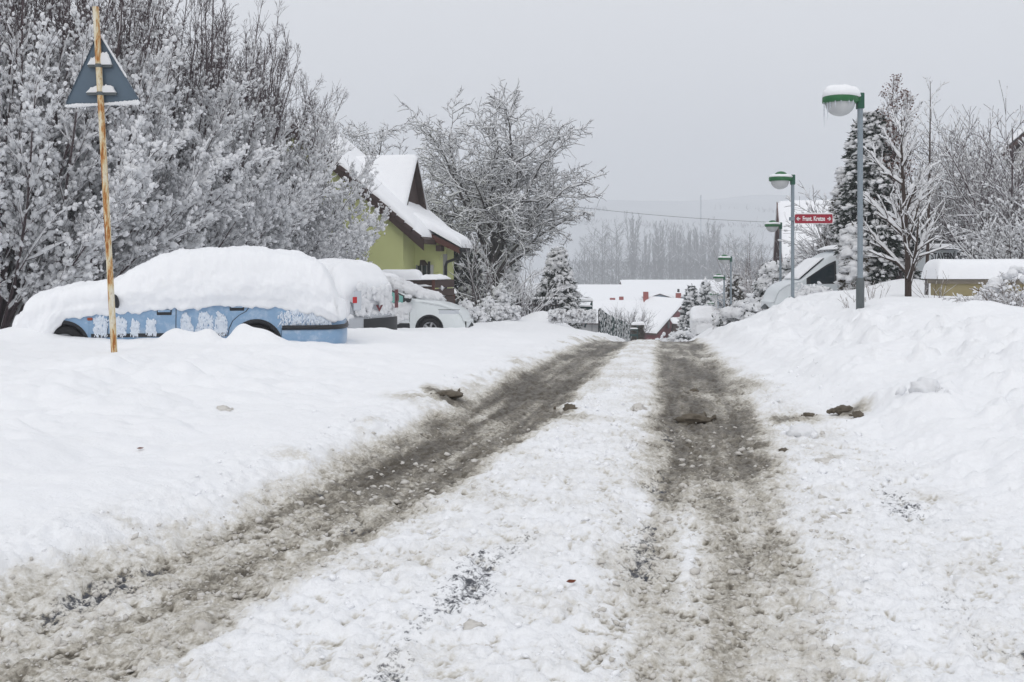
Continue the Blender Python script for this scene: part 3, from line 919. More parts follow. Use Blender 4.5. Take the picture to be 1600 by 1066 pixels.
# ------------------------------------------------------------------ conifers
def conifer(name, label, loc, h, r, seed, nspray=1600, mt='needle', snowy=.55, sb=.12, shape=.8, trunk=True, base=.06, leaf=.16, group=None, drop=-.35, snowmat='snow_tree', lev=1, top=1.0, bare=0, belly=.25):
    rng = np.random.default_rng(seed)
    root = thing(name, label, 'conifer' if 'shrub' not in name and 'bush' not in name else 'shrub', loc, 0, group)
    if trunk: Geo().tube([(0, 0, -.3), (.02, .01, h * .4), (0, 0, h * .97)], [h * .022 + .02, h * .014 + .01, .01], 8).build('trunk', M['bark'], root)
    t = rng.random(nspray) ** 1.25
    z = h * (base + (1 - base) * t)
    rad = r * np.minimum(1, (t + .02) / belly + .45) * (1 - t) ** shape + .03
    az = rng.random(nspray) * 2 * PI
    az_l = fbm(np.cos(az) * 1.6 + seed, np.sin(az) * 1.6 + z * 1.4, 3, seed)
    rr = rad * (1 + .85 * az_l) * np.sqrt(.25 + .75 * rng.random(nspray))
    C = np.stack([rr * np.cos(az), rr * np.sin(az), z], 1)
    out = np.stack([np.cos(az), np.sin(az), np.full(nspray, drop)], 1)
    g = Geo()
    for k in range(5):
        D = nrm(out + .55 * rng.standard_normal((nspray, 3)))
        S = nrm(np.cross(D, randdir(nspray, rng)))
        leafquads(g, C + .05 * rng.standard_normal((nspray, 3)), D, S, leaf * (.6 + .8 * rng.random(nspray)), leaf * .17 * (.7 + .6 * rng.random(nspray)))
    g.build('foliage', M[mt], root, smooth=False)
    k = (rng.random(nspray) < snowy) & (rr > rad * .45); n = k.sum()
    s = Geo(); sz = sb * (.35 + 1.25 * rng.random(n) ** 2.2)
    Dn = nrm(out[k] * np.array([1, 1, 1.0]) + .75 * rng.standard_normal((n, 3)) * np.array([1, 1, .5]))
    blobs(s, C[k] + Dn * leaf * .75 + np.array([0, 0, .05]), Dn, sz * 1.35, sz * .9, sz * .6, .25, lev, rng)
    s.build('snow', M[snowmat], root)
    return root


def spruce(name, label, loc, h, r, seed, mt='needle_spruce', levels=11, per=8, group=None, snow=1.0, needles=26):
    rng = np.random.default_rng(seed)
    root = thing(name, label, 'conifer', loc, seed, group)
    Geo().tube([(0, 0, -.3), (0, 0, h * .5), (0, 0, h)], [h * .02 + .03, h * .012 + .01, .008], 8).build('trunk', M['bark'], root)
    g = Geo(); s = Geo()
    Ps = []
    for i in range(levels):
        t = (i + .3) / levels
        for j in range(per):
            t = rng.random() ** 1.15 if (i + j) % 3 else (i + .3) / levels; az = rng.random() * 2 * PI; L = r * (1 - t) ** .85 * (.6 + .6 * rng.random()) + .06
            zb = h * (.05 + .93 * t)
            u = np.linspace(0, 1, 6)
            zz = zb - L * .42 * u + L * .22 * u ** 3
            Ps.append(np.stack([np.cos(az) * L * u, np.sin(az) * L * u, zz], 1))
    P = np.array(Ps); N = len(P)
    t = rng.random((N, needles)) * .95 + .05; tt = t * 4.999; i = tt.astype(int); f = (tt - i)[..., None]; ar = np.arange(N)[:, None]
    C = (P[ar, i] * (1 - f) + P[ar, i + 1] * f).reshape(-1, 3); D0 = nrm((P[ar, i + 1] - P[ar, i]).reshape(-1, 3)); n = len(C)
    side = np.stack([-D0[:, 1], D0[:, 0], np.zeros(n)], 1) * np.where(rng.random((n, 1)) < .5, 1, -1)
    D = nrm(D0 * .7 + side * .8 + np.array([0, 0, -.35]) + .25 * rng.standard_normal((n, 3)))
    L = r * .28 * (1.1 - t.ravel() * .6) * (.6 + .7 * rng.random(n))
    leafquads(g, C, D, nrm(np.cross(D, randdir(n, rng))), L, L * .22)
    g.build('foliage', M[mt], root, smooth=False)
    R = np.full((N, 6), .02)
    wid = r * .12 * snow
    Pk, _ = resample(P, R, 8)
    for rep in range(2):
        k = rng.random((N, 8)) < .45; Cs = Pk[k] + rng.standard_normal((k.sum(), 3)) * np.array([1, 1, .3]) * r * .05; m = len(Cs)
        Dk = np.repeat(nrm(P[:, -1] - P[:, 0])[:, None], 8, 1)[k]
        sz = wid * (.5 + .9 * rng.random(m))
        blobs(s, Cs + np.array([0, 0, .03]), Dk + .3 * rng.standard_normal((m, 3)), sz * 1.3, sz * .9, sz * .5, .2, 1, rng)
    s.build('snow', M['snow_tree'], root)
    return root
# ------------------------------------------------------------------ parked cars
class CarShape:
    def __init__(s, top, W, belt, sill, wheels, R=.35, zc=.31, tum=.24):
        top = sorted(top); s.tx = np.array([a for a, b in top]); s.tz = np.array([b for a, b in top])
        s.W, s.belt, s.sill, s.wheels, s.R, s.zc, s.tum = W, belt, sill, wheels, R, zc, tum
        s.x0, s.x1 = s.tx[0], s.tx[-1]; s.xm = (s.x0 + s.x1) / 2; s.xl = (s.x1 - s.x0) / 2
        xs = np.linspace(s.x0, s.x1, 240); z = np.interp(xs, s.tx, s.tz); k = np.hanning(11); k /= k.sum()
        z2 = np.convolve(np.pad(z, 5, mode='edge'), k, 'valid'); s.xs, s.zs = xs, z2
    def top(s, x): return np.interp(x, s.xs, s.zs)
    def half(s, x): return s.W * (1 - .17 * np.abs((x - s.xm) / s.xl) ** 5)
    def low(s, x):
        z = s.sill + .10 * np.abs((x - s.xm) / s.xl) ** 8
        for w in s.wheels:
            q = s.R ** 2 - (x - w) ** 2
            if q > 0: z = max(z, s.zc + math.sqrt(q))
        return z
    def section(s, x):
        """half section from the sill to the middle of the roof: (y, z) points"""
        zt = s.top(x); w = s.half(x); zb = min(s.belt, zt - .07); zl = min(s.low(x), zb - .03); zs = s.sill
        c = max(0., zt - zb - .07)
        def wy(z): return w * (.955 + .045 * math.sin(PI * min(1, max(0, (z - zs) / max(zb - zs, .1))) ** .8))
        p = [(wy(zl), zl), (wy(zl + .33 * (zb - zl)), zl + .33 * (zb - zl)), (wy(zl + .7 * (zb - zl)), zl + .7 * (zb - zl)), (w * .955, zb)]
        yr = w * .955 - s.tum * c
        p += [(w * .955 * .6 + yr * .4 + .01 * c, zb + .42 * (zt - zb)), (yr + .015, zt - .055), (yr - .05, zt - .012), (yr * .55, zt + .008), (0, zt + .018)]
        return np.array(p)
    def body(s):
        xs = np.unique(np.concatenate([np.linspace(s.x0, s.x1, 90)] + [w + s.R * np.cos(np.linspace(0, PI, 30)) for w in s.wheels]))
        H = [s.section(x) for x in xs]
        rows = []
        for x, h in zip(xs, H):
            r = np.vstack([h, h[-2::-1] * np.array([-1, 1])]); rows.append(np.column_stack([np.full(len(r), x), r]))
        G = np.array(rows)
        pre, post = [], []
        for f, dx in ((.94, .035), (.8, .07), (.5, .09), (.02, .10)):
            for lst, row, sg in ((pre, G[0], -1), (post, G[-1], 1)):
                c = np.array([0, 0, row[:, 2].mean()]); q = (row - c) * np.array([0, f, f]) + c; q[:, 0] = row[:, 0] + sg * dx; lst.append(q)
        G = np.concatenate([np.array(pre[::-1]), G, np.array(post)])
        return Geo().grid(G)
    def side_patch(s, x0, x1, f0, f1, side, off=.006, n=20, m=6, lower=None):
        """glass or trim lying on the greenhouse between belt (0) and roof rail (1)"""
        G = []
        for x in np.linspace(x0, x1, n):
            h = s.section(x); a, b, c = h[3], h[4], h[5]; row = []
            for f in np.linspace(f0, f1, m):
                q = a + (b - a) * (f / .45) if f < .45 else b + (c - b) * ((f - .45) / .55)
                row.append([x, side * (q[0] + off), q[1]])
            G.append(row)
        G = np.array(G); return Geo().grid(G if side > 0 else G[:, ::-1])
    def low_patch(s, x0, x1, z0, z1, side, off=.005, n=16):
        G = []
        for x in np.linspace(x0, x1, n):
            h = s.section(x); row = []
            for z in np.linspace(z0, z1, 5): row.append([x, side * (np.interp(z, h[:6, 1], h[:6, 0]) + off), z])
            G.append(row)
        G = np.array(G); return Geo().grid(G if side > 0 else G[:, ::-1])
    def y_at(s, x, z):
        h = s.section(x); return float(np.interp(z, h[:6, 1], h[:6, 0]))
    def snow(s, line, top=.2, side=.06, bulge=.06, seed=0, x0=None, x1=None, ext=.12, lump=1.3, far=None, ext1=None):
        """snow lying over the shell down to line(x) on the +y side, far(x) on the other"""
        x0 = s.x0 if x0 is None else x0; x1 = s.x1 if x1 is None else x1; far = far or line
        xs = np.linspace(x0, x1, 200); MM = 100; rows = []
        for x in xs:
            h = s.section(x); full = np.vstack([h, h[-2::-1] * np.array([-1, 1])])
            za = line(x) ; zb = far(x); nh = len(h)
            # trim the two ends of the section at the snow line
            def trim(p, z):
                z = min(z, p[:, 1].max() - .01)
                k = p[:, 1] > z; first = np.argmax(k)
                y = np.interp(z, p[:first + 1, 1], p[:first + 1, 0]) if first > 0 else p[0, 0]
                return np.vstack([[y, z], p[first:]])
            a = trim(h, za); b = trim(h, zb)
            f = np.vstack([a, (b * np.array([-1, 1]))[-2::-1]])
            ln = np.concatenate([[0], np.cumsum(np.linalg.norm(np.diff(f, axis=0), axis=1))])
            t = np.linspace(0, ln[-1], MM); q = np.column_stack([np.interp(t, ln, f[:, 0]), np.interp(t, ln, f[:, 1])])
            k = np.array([1, 2, 3, 2, 1]) / 9.
            for _ in range(3):
                qp = np.pad(q, ((2, 2), (0, 0)), mode='edge'); q2 = sum(k[i] * qp[i:i + MM] for i in range(5)); q2[0] = q[0]; q2[-1] = q[-1]; q = q2
            tg = nrm(np.gradient(q, axis=0)); nn = np.column_stack([tg[:, 1], -tg[:, 0]])
            nn = nn * np.where((nn[:, 0] * q[:, 0] + nn[:, 1]) >= -.2, 1, 1)[:, None]
            if nn[MM // 2, 1] < 0: nn = -nn
            up = np.clip(nn[:, 1], 0, 1); zrel = np.clip((q[:, 1] - s.belt) / max(.25, s.top(x) - s.belt), -1, 1)
            th = side + (top - side) * up ** .8 + bulge * np.clip(np.sin(PI * np.clip(zrel, 0, 1)), 0, 1) * (1 - up)
            e = np.minimum(np.arange(MM), np.arange(MM)[::-1]) / 5.0; th = th * np.clip(.35 + .65 * e, 0, 1)
            th = th + lump * (.028 * fbm(np.full(MM, x * 1.7 + seed), t * 1.7, 3, seed) + .024 * fbm(np.full(MM, x * 5.5 + seed), t * 4.5, 4, seed + 1, .6) + .007 * fbm(np.full(MM, x * 17 + seed), t * 17, 2, seed + 4))
            q = q + nn * np.maximum(th, .01)[:, None]
            # ragged lower edge that turns in to the shell
            jag = .05 * fbm(np.array([x * 5.0]), np.array([seed + .5]), 3, seed + 2)[0] + .035 * noise2(np.array([x * 19.0]), np.array([seed + .5]), 3)[0]
            q[0, 1] -= jag; q[1, 1] -= jag * .6; q[2, 1] -= jag * .3
            q = np.vstack([[q[0, 0] - side - .03, q[0, 1] + .005], q, [q[-1, 0] + side + .03, q[-1, 1] + .005]])
            rows.append(np.column_stack([np.full(len(q), x), q]))
        G = np.array(rows); pre, post = [], []
        for fa in (25, 50, 70, 85, 90):
            a = math.radians(fa); f = math.cos(a) * .6 + .4 if fa < 90 else .02
            for lst, row, sg in ((pre, G[0], -1), (post, G[-1], 1)):
                zlo = row[:, 2].min(); c = np.array([0, 0, zlo + (row[:, 2].max() - zlo) * .3]); q = (row - c) * np.array([0, f, f]) + c
                q[:, 0] = row[:, 0] + sg * (ext if sg < 0 or ext1 is None else ext1) * math.sin(a); lst.append(q)
        G = np.concatenate([np.array(pre[::-1]), G, np.array(post)])
        return Geo().grid(G)


def wheel(car, x, side, W, zc, r=.30, snowy=True, nspk=5):
    g = Geo(); n = 36
    prof = [(r * .62, -.10), (r * .9, -.10), (r * .985, -.07), (r, -.03), (r, .03), (r * .985, .07), (r * .9, .095), (r * .66, .095), (r * .62, .07)]
    g.lathe(prof, n=n); Rm = Matrix.Translation((x, side * (W - .12), zc)) @ Matrix.Rotation(-side * PI / 2, 4, 'X')
    g.xform(Rm); root = obj('wheel', g.mesh('wheel'), M['rubber'], car)
    g = Geo(); g.lathe([(r * .62, .075), (r * .56, .05), (r * .5, .03)], n=n)
    for k in range(nspk):
        a = k * 2 * PI / nspk
        g.box((math.cos(a) * r * .32, math.sin(a) * r * .32, .055), (r * .58, r * .17, .03), a)
    g.lathe([(r * .02, .085), (r * .16, .08), (r * .19, .05)], n=16)
    g.xform(Rm); obj('rim', g.mesh('rim'), M['alloy'], root)
    return root


def car_basics(car, sh, paint, near, snowwheel=True):
    sh.body().build('body', M[paint], car)
    Geo().box(((sh.x0 + sh.x1) / 2, 0, sh.sill + .19), (sh.xl * 2 - .35, sh.W * 2 - .32, .34)).build('underbody', M['black'], car, False)
    for w in sh.wheels:
        for sd in (1, -1): wheel(car, w, sd, sh.W * .96, sh.zc - .01, sh.R * .86)
    # dark lining round each wheel opening
    for w in sh.wheels:
        a = np.linspace(-.05, PI + .05, 24)
        for sd in (1, -1):
            G = np.array([[[w + rr * math.cos(t), sd * (sh.y_at(w + rr * math.cos(t), max(sh.sill, sh.zc + rr * math.sin(t))) + (.008 if rr > sh.R - .03 else -.06)), sh.zc + rr * math.sin(t)] for rr in (sh.R - .05, sh.R - .02, sh.R + .018)] for t in a])
            Geo().grid(G if sd > 0 else G[:, ::-1]).build('wheel_arch', M['black'], car)


# the blue estate car, nose to the left
d0 = 14.0 + .86
bl = thing('parked_car', 'pale blue estate car buried under thick snow beside the rusty sign pole', 'car', (-4.77, 14.85, -.15), PI + math.radians(9))
sh = CarShape([(2.2, .58), (2.14, .78), (1.9, .88), (1.69, .93), (1.24, 1.0), (.95, 1.05), (.5, 1.32), (.2, 1.43), (-.1, 1.47), (-1.0, 1.47), (-1.6, 1.42), (-1.92, 1.27), (-2.08, 1.0), (-2.17, .66)], .86, .92, .20, (1.60, -1.01), .345, .32)
car_basics(bl, sh, 'bluepaint', 1)


def ln_blue(x): return float(np.interp(x, [-2.2, -1.9, -1.4, -.5, .25, .8, 1.25, 1.55, 1.72, 1.85, 2.05], [.60, .72, .83, .86, .81, .76, .73, .70, .55, .33, .05]))


def ln_far(x): return float(np.interp(x, [-2.2, -1.9, 1.5, 1.85, 2.2], [.62, .8, .8, .12, .05]))


sc_ = sh.snow(ln_blue, .21, .075, .085, 3, far=ln_far, ext=.10, ext1=.17, lump=1.9).build('snow_cover', M['snow_car'], bl)
y = sh.y_at
sh.low_patch(-.60, 1.22, .445, .495, 1, .014).build('trim_strip', M['black'], bl)
BP = [(-1.37, .868), (-1.8, .868), (-1.98, .85), (-2.12, .79), (-2.21, .66), (-2.26, .4), (-2.27, 0), (-2.26, -.4), (-2.21, -.66), (-2.12, -.79), (-1.98, -.85), (-1.8, -.868), (-1.37, -.868)]
def wrap(rows):
    P = np.array(BP); t = np.arange(len(P)); u = np.linspace(0, len(P) - 1, 60); P = np.column_stack([np.interp(u, t, P[:, 0]), np.interp(u, t, P[:, 1])])
    k = np.array([1, 2, 3, 2, 1]) / 9.; q = np.pad(P, ((2, 2), (0, 0)), mode='edge'); P2 = sum(k[i] * q[i:i + 60] for i in range(5)); P2[[0, -1]] = P[[0, -1]]
    tg = nrm(np.gradient(P2, axis=0)); nn = np.column_stack([tg[:, 1], -tg[:, 0]]); nn = nn if nn[30, 0] < 0 else -nn
    return Geo().grid(np.array([[[a[0] + n_[0] * o, a[1] + n_[1] * o, z] for z, o in rows] for a, n_ in zip(P2, nn)]))
wrap([(.16, -.14), (.19, -.05), (.26, .0), (.40, .015), (.52, .012), (.56, -.02), (.58, -.08)]).build('rear_bumper', M['bluepaint'], bl)
wrap([(.525, .0), (.528, .028), (.585, .028), (.59, .0)]).build('trim_strip', M['black'], bl)
for hx, hz_ in ((.25, .785), (-.74, .84)):
    h = Geo().box((hx, y(hx, hz_) + .002, hz_), (.20, .02, .075)).build('door_handle', M['black'], bl, False, bevel=.008)
    Geo().box((hx, y(hx, hz_) + .014, hz_ + .02), (.17, .02, .03)).build('grip', M['bluepaint'], h, False, bevel=.006)
for dx in (.09, 1.0):
    sh.low_patch(dx - .005, dx + .005, .24, .86, 1, .003, 3).build('door_seam', M['black'], bl)
a = np.linspace(-PI / 2, .15, 12)
g = Geo()
pts = [( -1.01 + .46 * math.cos(t + PI) * 1.0, .32 + .47 * math.cos(t * .0 + (t + PI / 2) * .9)) for t in a]
G = np.array([[[px_, sh.y_at(px_, pz_) + .003, pz_], [px_ + .010, sh.y_at(px_, pz_) + .003, pz_ + .004]] for px_, pz_ in [(-.62, .44), (-.64, .55), (-.69, .66), (-.78, .74), (-.87, .79), (-.92, .86), (-.93, .9)]])
g.grid(G); g.build('door_seam', M['black'], bl)
sh.low_patch(-1.26, -1.10, .72, .80, 1, .004).build('fuel_flap', M['bluepaint'], bl)
Geo().box((1.24, y(1.24, .70) + .004, .70), (.07, .02, .04)).build('indicator', M['orange'], bl, False, bevel=.008)
g = Geo(); blobs(g, np.array([[.87, .97, .95]]), np.array([[.2, .1, 1.]]), [.10], [.05], [.045], 0.02, 2); g.build('wing_mirror', M['black'], bl)
# snow sprayed on to the doors in arched patches
for k, (cx, cz, wx, hz_) in enumerate(((1.10, .60, .10, .16), (.84, .59, .10, .15), (.64, .58, .055, .13), (.42, .58, .07, .13), (-.06, .60, .085, .19), (-.30, .61, .12, .19), (-.52, .63, .09, .19), (-1.55, .70, .26, .14), (-1.9, .70, .18, .13))):
    g = Geo(); rng = np.random.default_rng(k + 40)
    n = 460; u = rng.random(n) * 2 - 1; v = rng.random(n) * 2 - 1
    keep = (u ** 2 + np.maximum(v, 0) ** 2 * 1.1) < 1 + .9 * fbm(u * 1.7 + k * 5, v * 1.7, 3, k + 2)
    u, v = u[keep], v[keep]; X = cx + u * wx; Z = cz + v * hz_ * .9
    C = np.array([[a_, sh.y_at(a_, b_) + .001, b_] for a_, b_ in zip(X, Z)])
    C = C[rng.random(len(C)) < .35 + .65 * (1 - u ** 2)]; sz = .010 + .011 * rng.random(len(C))
    blobs(g, C, np.array([0., 0, 1]) + .3 * rng.standard_normal((len(C), 3)) * np.array([1, .1, 1]), sz * 1.5, sz * 1.15, sz * .45, .2, 1, rng)
    g.build('snow_patch', M['frost'], bl)

# the second car, its tail towards the road
c2 = thing('parked_car', 'silver car with black rear bumper and red tail lights showing behind the blue car', 'car', (-4.70, 21.0, -.30), PI - math.radians(26))
s2 = CarShape([(2.05, .55), (1.95, .8), (1.5, .93), (1.0, 1.02), (.35, 1.42), (0, 1.49), (-1.2, 1.50), (-1.75, 1.42), (-1.98, 1.16), (-2.08, .92), (-2.14, .6)], .85, .93, .2, (1.3, -1.25), .34, .31)
car_basics(c2, s2, 'silverpaint', 1)
s2.snow(lambda x: float(np.interp(x, [-2.1, -1.7, 1.5, 2.1], [.52, .60, .6, .3])), .23, .07, .09, 9, ext=.12, x0=-1.98).build('snow_cover', M['snow_car'], c2)
# tail: bumper, lamps, plate
xb = -2.14
G = np.array([[[xb - .13 + .12 * abs(t) ** 3, t * .84, z] for t in np.linspace(-1, .62, 16)] for z in (.22, .26, .36, .50, .56)])
Geo().grid(G).build('rear_bumper', M['black'], c2)
G = np.array([[[xb - .125 + .12 * abs(t) ** 3, t * .84, z] for t in np.linspace(.62, 1.02, 8)] for z in (.22, .36, .58)])
Geo().grid(G).build('bumper_corner', M['silverpaint'], c2)
for sd in (1, -1):
    tl = Geo(); G = np.array([[[xb - .115 + .12 * max(0, (abs(yy) - .5)) ** 1.2 * 2, sd * yy, z] for yy in np.linspace(.60, .80, 6)] for z in np.linspace(.74, 1.12, 6)])
    tl.grid(G if sd < 0 else G[:, ::-1]); o = tl.build('tail_light', M['clearlens' if sd > 0 else 'darkred'], c2)
    G = np.array([[[xb - .11 + .12 * max(0, (abs(yy) - .5)) ** 1.2 * 2 - .012, sd * yy, z] for yy in np.linspace(.72, .83, 6)] for z in np.linspace(.88, 1.0, 5)])
    Geo().grid(G if sd < 0 else G[:, ::-1]).build('lens', M['red' if sd > 0 else 'darkred'], o)
g = Geo(); rng = np.random.default_rng(77)
n = 150; C = np.column_stack([np.full(n, xb - .045), rng.uniform(-.8, .8, n), rng.uniform(.57, 1.2, n)])
k = ~((np.abs(np.abs(C[:, 1]) - .71) < .15) & (C[:, 2] > .70)) & ~((np.abs(C[:, 1]) < .14) & (C[:, 2] > .66) & (C[:, 2] < .84))
C = C[k]; sz = .05 + .05 * rng.random(len(C)); C[:, 0] += .14 * np.abs(C[:, 1] / .85) ** 4
blobs(g, C, np.tile([0., 1, 0], (len(C), 1)), sz, sz * .5, sz, .15, 1, rng); g.build('snow_patch', M['snow_tree'], c2)
g = Geo(); g.prism([(-.12, .82), (-.05, .82), (0, .76), (.05, .82), (.12, .82), (0, .66)], 0, xb - .12, xb - .06)
g = Geo(); x_ = xb - .125
g.add([[x_, -.13, .82], [x_, -.05, .82], [x_, 0, .76], [x_, .05, .82], [x_, .13, .82], [x_, 0, .68]], [[0, 1, 2, 5], [2, 3, 4, 5]]); g.build('emblem_recess', M['darkred'], c2, False)

# the third car, nose to the right
c3 = thing('parked_car', 'pale hatchback with greenish windows, snow heaped on its windscreen, nearest the wooden rail', 'car', (-3.1, 25.9, -.58), math.radians(-6))
s3 = CarShape([(1.97, .48), (1.93, .68), (1.78, .82), (1.4, .95), (1.0, 1.02), (.78, 1.07), (.25, 1.33), (-.12, 1.50), (-.4, 1.55), (-1.2, 1.54), (-1.7, 1.42), (-1.9, 1.0), (-1.97, .6)], .85, .94, .2, (1.12, -1.25), .34, .32)
car_basics(c3, s3, 'whitepaint', -1)
s3.snow(lambda x: float(np.interp(x, [-2, -1.6, -.9, -.6, .4], [.45, .62, .95, 1.38, 1.46])), .2, .05, .03, 14, ext=.10, x1=-.05, far=lambda x: float(np.interp(x, [-2, -1.6, -.55, -.35, .1], [.45, .6, .75, 1.46, 1.46]))).build('snow_cover', M['snow_car'], c3)
s3.side_patch(-.50, .60, .04, .93, -1, .004, 24).build('window', M['black'], c3)
s3.side_patch(-.34, .44, .08, .78, -1, .008, 24).build('window', M['glass_green'], c3)
G = np.array([[[x, yy * (.70 + .1 * (x + .12)), s3.top(x) + .012 + .02 * (1 - yy ** 2)] for yy in np.linspace(-1, 1, 10)] for x in np.linspace(-.12, .76, 12)])
Geo().grid(G).build('windscreen', M['glass_dark'], c3)
g = Geo(); rng = np.random.default_rng(5); n = 46
C = np.column_stack([rng.uniform(.05, 1.05, n), rng.uniform(-.66, .6, n), np.zeros(n)]); C[:, 2] = s3.top(C[:, 0]) + .05 + .05 * rng.random(n)
blobs(g, C, np.tile([1., 0, -.5], (n, 1)), .20 + .1 * rng.random(n), .13 + .05 * rng.random(n), .11, .12, 2, rng); g.build('snow_heap', M['snow_tree'], c3)
s3.low_patch(-.62, .62, .24, .46, -1, .012).build('sill_cladding', M['black'], c3)
g = Geo(); rng = np.random.default_rng(6); n = 90
C = np.array([[a_, -(s3.y_at(a_, b_)), b_] for a_, b_ in zip(rng.uniform(-.9, .55, n), rng.uniform(.48, .9, n))]); sz = .07 + .05 * rng.random(n)
blobs(g, C, np.tile([1., 0, .1], (n, 1)), sz * 1.3, sz * .45, sz, .12, 2, rng); g.build('snow_patch', M['snow_tree'], c3)
mm = Geo(); blobs(mm, np.array([[.62, -.98, 1.06]]), np.array([[.15, 1., 0]]), [.13], [.07], [.075], .02, 2); mm.build('wing_mirror', M['black'], c3)
mm = Geo(); blobs(mm, np.array([[.62, -.98, 1.13]]), np.array([[.15, 1., 0]]), [.14], [.09], [.06], .08, 2); mm.build('mirror_snow', M['snow_tree'], c3)
s3.low_patch(1.36, 1.86, .70, .79, -1, .006).build('headlight', M['clearlens'], c3)
s3.low_patch(1.34, 1.88, .795, .807, -1, .008).build('headlight_rim', M['black'], c3)
Geo().box((1.98, -.52, .42), (.09, .26, .17)).build('fog_light_surround', M['black'], c3, False, bevel=.02)
s3.low_patch(.615, .625, .25, .9, -1, .003, 3).build('door_seam', M['black'], c3)

# a far car under a hood of snow beside the right bank
p = W(1109, 523, 62)
c4 = thing('parked_car', 'far car wholly hidden under a smooth hood of snow at the right road edge', 'car', (p[0], 62 + 1.6, p[2] + .0), math.radians(-98))
s4 = CarShape([(2.0, .5), (1.9, .8), (1.4, .93), (1.0, 1.0), (.35, 1.38), (0, 1.42), (-1.2, 1.42), (-1.75, 1.3), (-1.95, 1.0), (-2.05, .6)], .80, .93, .2, (1.3, -1.25), .34, .31)
car_basics(c4, s4, 'greypaint', 1)
s4.snow(lambda x: .03, .26, .10, .06, 19, ext=.25).build('snow_cover', M['snow_car'], c4)
g = Geo(); rng = np.random.default_rng(8); n = 60
C = np.column_stack([np.full(n, 2.1), rng.uniform(-.75, .75, n), rng.uniform(.3, .9, n)]); sz = .10 + .06 * rng.random(n)
blobs(g, C, np.tile([0., 1, 0], (n, 1)), sz * 1.4, sz * .6, sz, .1, 1, rng); g.build('snow_patch', M['snow_tree'], c4)

# the white works van behind the right bank
vx = W(1258, 0, 31)[0]
van = thing('white_van', 'white works van with black lettering on its side behind the right bank', 'van', (vx + 1.85, 32.0, -.42), PI)
sv = CarShape([(2.75, .55), (2.68, .95), (2.4, 1.18), (1.95, 1.32), (1.15, 2.02), (.85, 2.20), (.4, 2.30), (-3.3, 2.32), (-3.52, 2.2), (-3.62, 1.6), (-3.65, .6)], .98, 1.18, .25, (1.95, -2.2), .38, .34, .12)
car_basics(van, sv, 'vanwhite', 1)
sv.side_patch(.85, 1.78, .02, .78, 1, .006, 30).build('door_window', M['black'], van)
sv.side_patch(.92, 1.66, .06, .70, 1, .010, 30).build('door_window', M['glass_dark'], van)
G = np.array([[[x, yy * (.76 + .10 * (2 - x) * 0), sv.top(x) + .012] for yy in np.linspace(-1, 1, 8)] for x in np.linspace(1.18, 1.92, 12)])
Geo().grid(G).build('windscreen', M['glass_dark'], van)
g = Geo()
snow_pad(g, (-3.55, -.85, 2.31), (.9, -.85, 2.28), (.9, .85, 2.28), (-3.55, .85, 2.31), .16, 40, 18, .03, .2); g.build('roof_snow', M['snow'], van)
g = Geo(); snow_pad(g, (1.25, -.78, 2.0), (2.0, -.8, 1.36), (2.0, .8, 1.36), (1.25, .8, 2.0), .06, 20, 20, .02, .45, seed=4, vertical=False); g.build('windscreen_snow', M['snow'], van)
Geo().tube([(-3.2, .93, 2.52), (-1.8, .93, 2.52), (-1.62, .93, 2.34)], .022, 8).tube([(-3.2, .93, 2.52), (-3.32, .93, 2.34)], .022, 8).tube([(-2.4, .93, 2.52), (-2.4, .93, 2.34)], .018, 8).build('roof_rack', M['black'], van)
Geo().box((-1.8, .875, 2.285), (3.4, .03, .035)).build('roof_gutter', M['black'], van, False)
sv.low_patch(.80, .812, .4, 1.15, 1, .004, 3).build('door_seam', M['black'], van)


def lettering(s, size, name, mt, parent, mtx, ext=.004, bold=0, align='LEFT', shear=0, sx=1.0):
    cu = bpy.data.curves.new(name, 'FONT'); cu.body = s; cu.size = size; cu.extrude = ext; cu.offset = bold; cu.align_x = align; cu.shear = shear
    tmp = bpy.data.objects.new(name, cu); COL.objects.link(tmp)
    dg = bpy.context.evaluated_depsgraph_get(); me = bpy.data.meshes.new_from_object(tmp.evaluated_get(dg)); me.name = name
    bpy.data.objects.remove(tmp)
    me.transform(Matrix.Diagonal((sx, 1, 1, 1))); me.transform(mtx); me.materials.clear()
    return obj(name, me, M[mt], parent)


# text runs along -x of the van on its +y side
ta_ = math.atan((sv.y_at(-2.5, 1.95) - sv.y_at(-2.5, 2.2)) / .25)
mt_ = Matrix.Translation((-2.14, sv.y_at(-2.5, 1.95) + .012, 1.955)) @ Matrix.Rotation(PI, 4, 'Z') @ Matrix.Rotation(PI / 2 - ta_, 4, 'X')
lettering('STAVEBNÍ PRÁCE', .31, 'lettering', 'textblack', van, mt_, .006, .006, sx=.56)

# ------------------------------------------------------------------ the triangular sign, seen from behind
dS = 11.7
pb, pt = W(178, 541, dS), W(149.5, 11, dS)
sg = thing('road_sign', 'back of a triangular road sign on a leaning rusty white pole in the snow', 'road sign', (pb[0], dS, pb[2]))
dirp = pt - pb
g = Geo(); K = 24
g.tube([dirp * t for t in np.linspace(-.1, 1, K)], .036, 16); g.build('pole', M['rust'], sg)
def on(px, py, dy=.05): q = W(px, py, dS) - pb; q[1] += dy; return q
A, B, C_ = on(151, 52), on(98, 167), on(218, 161)
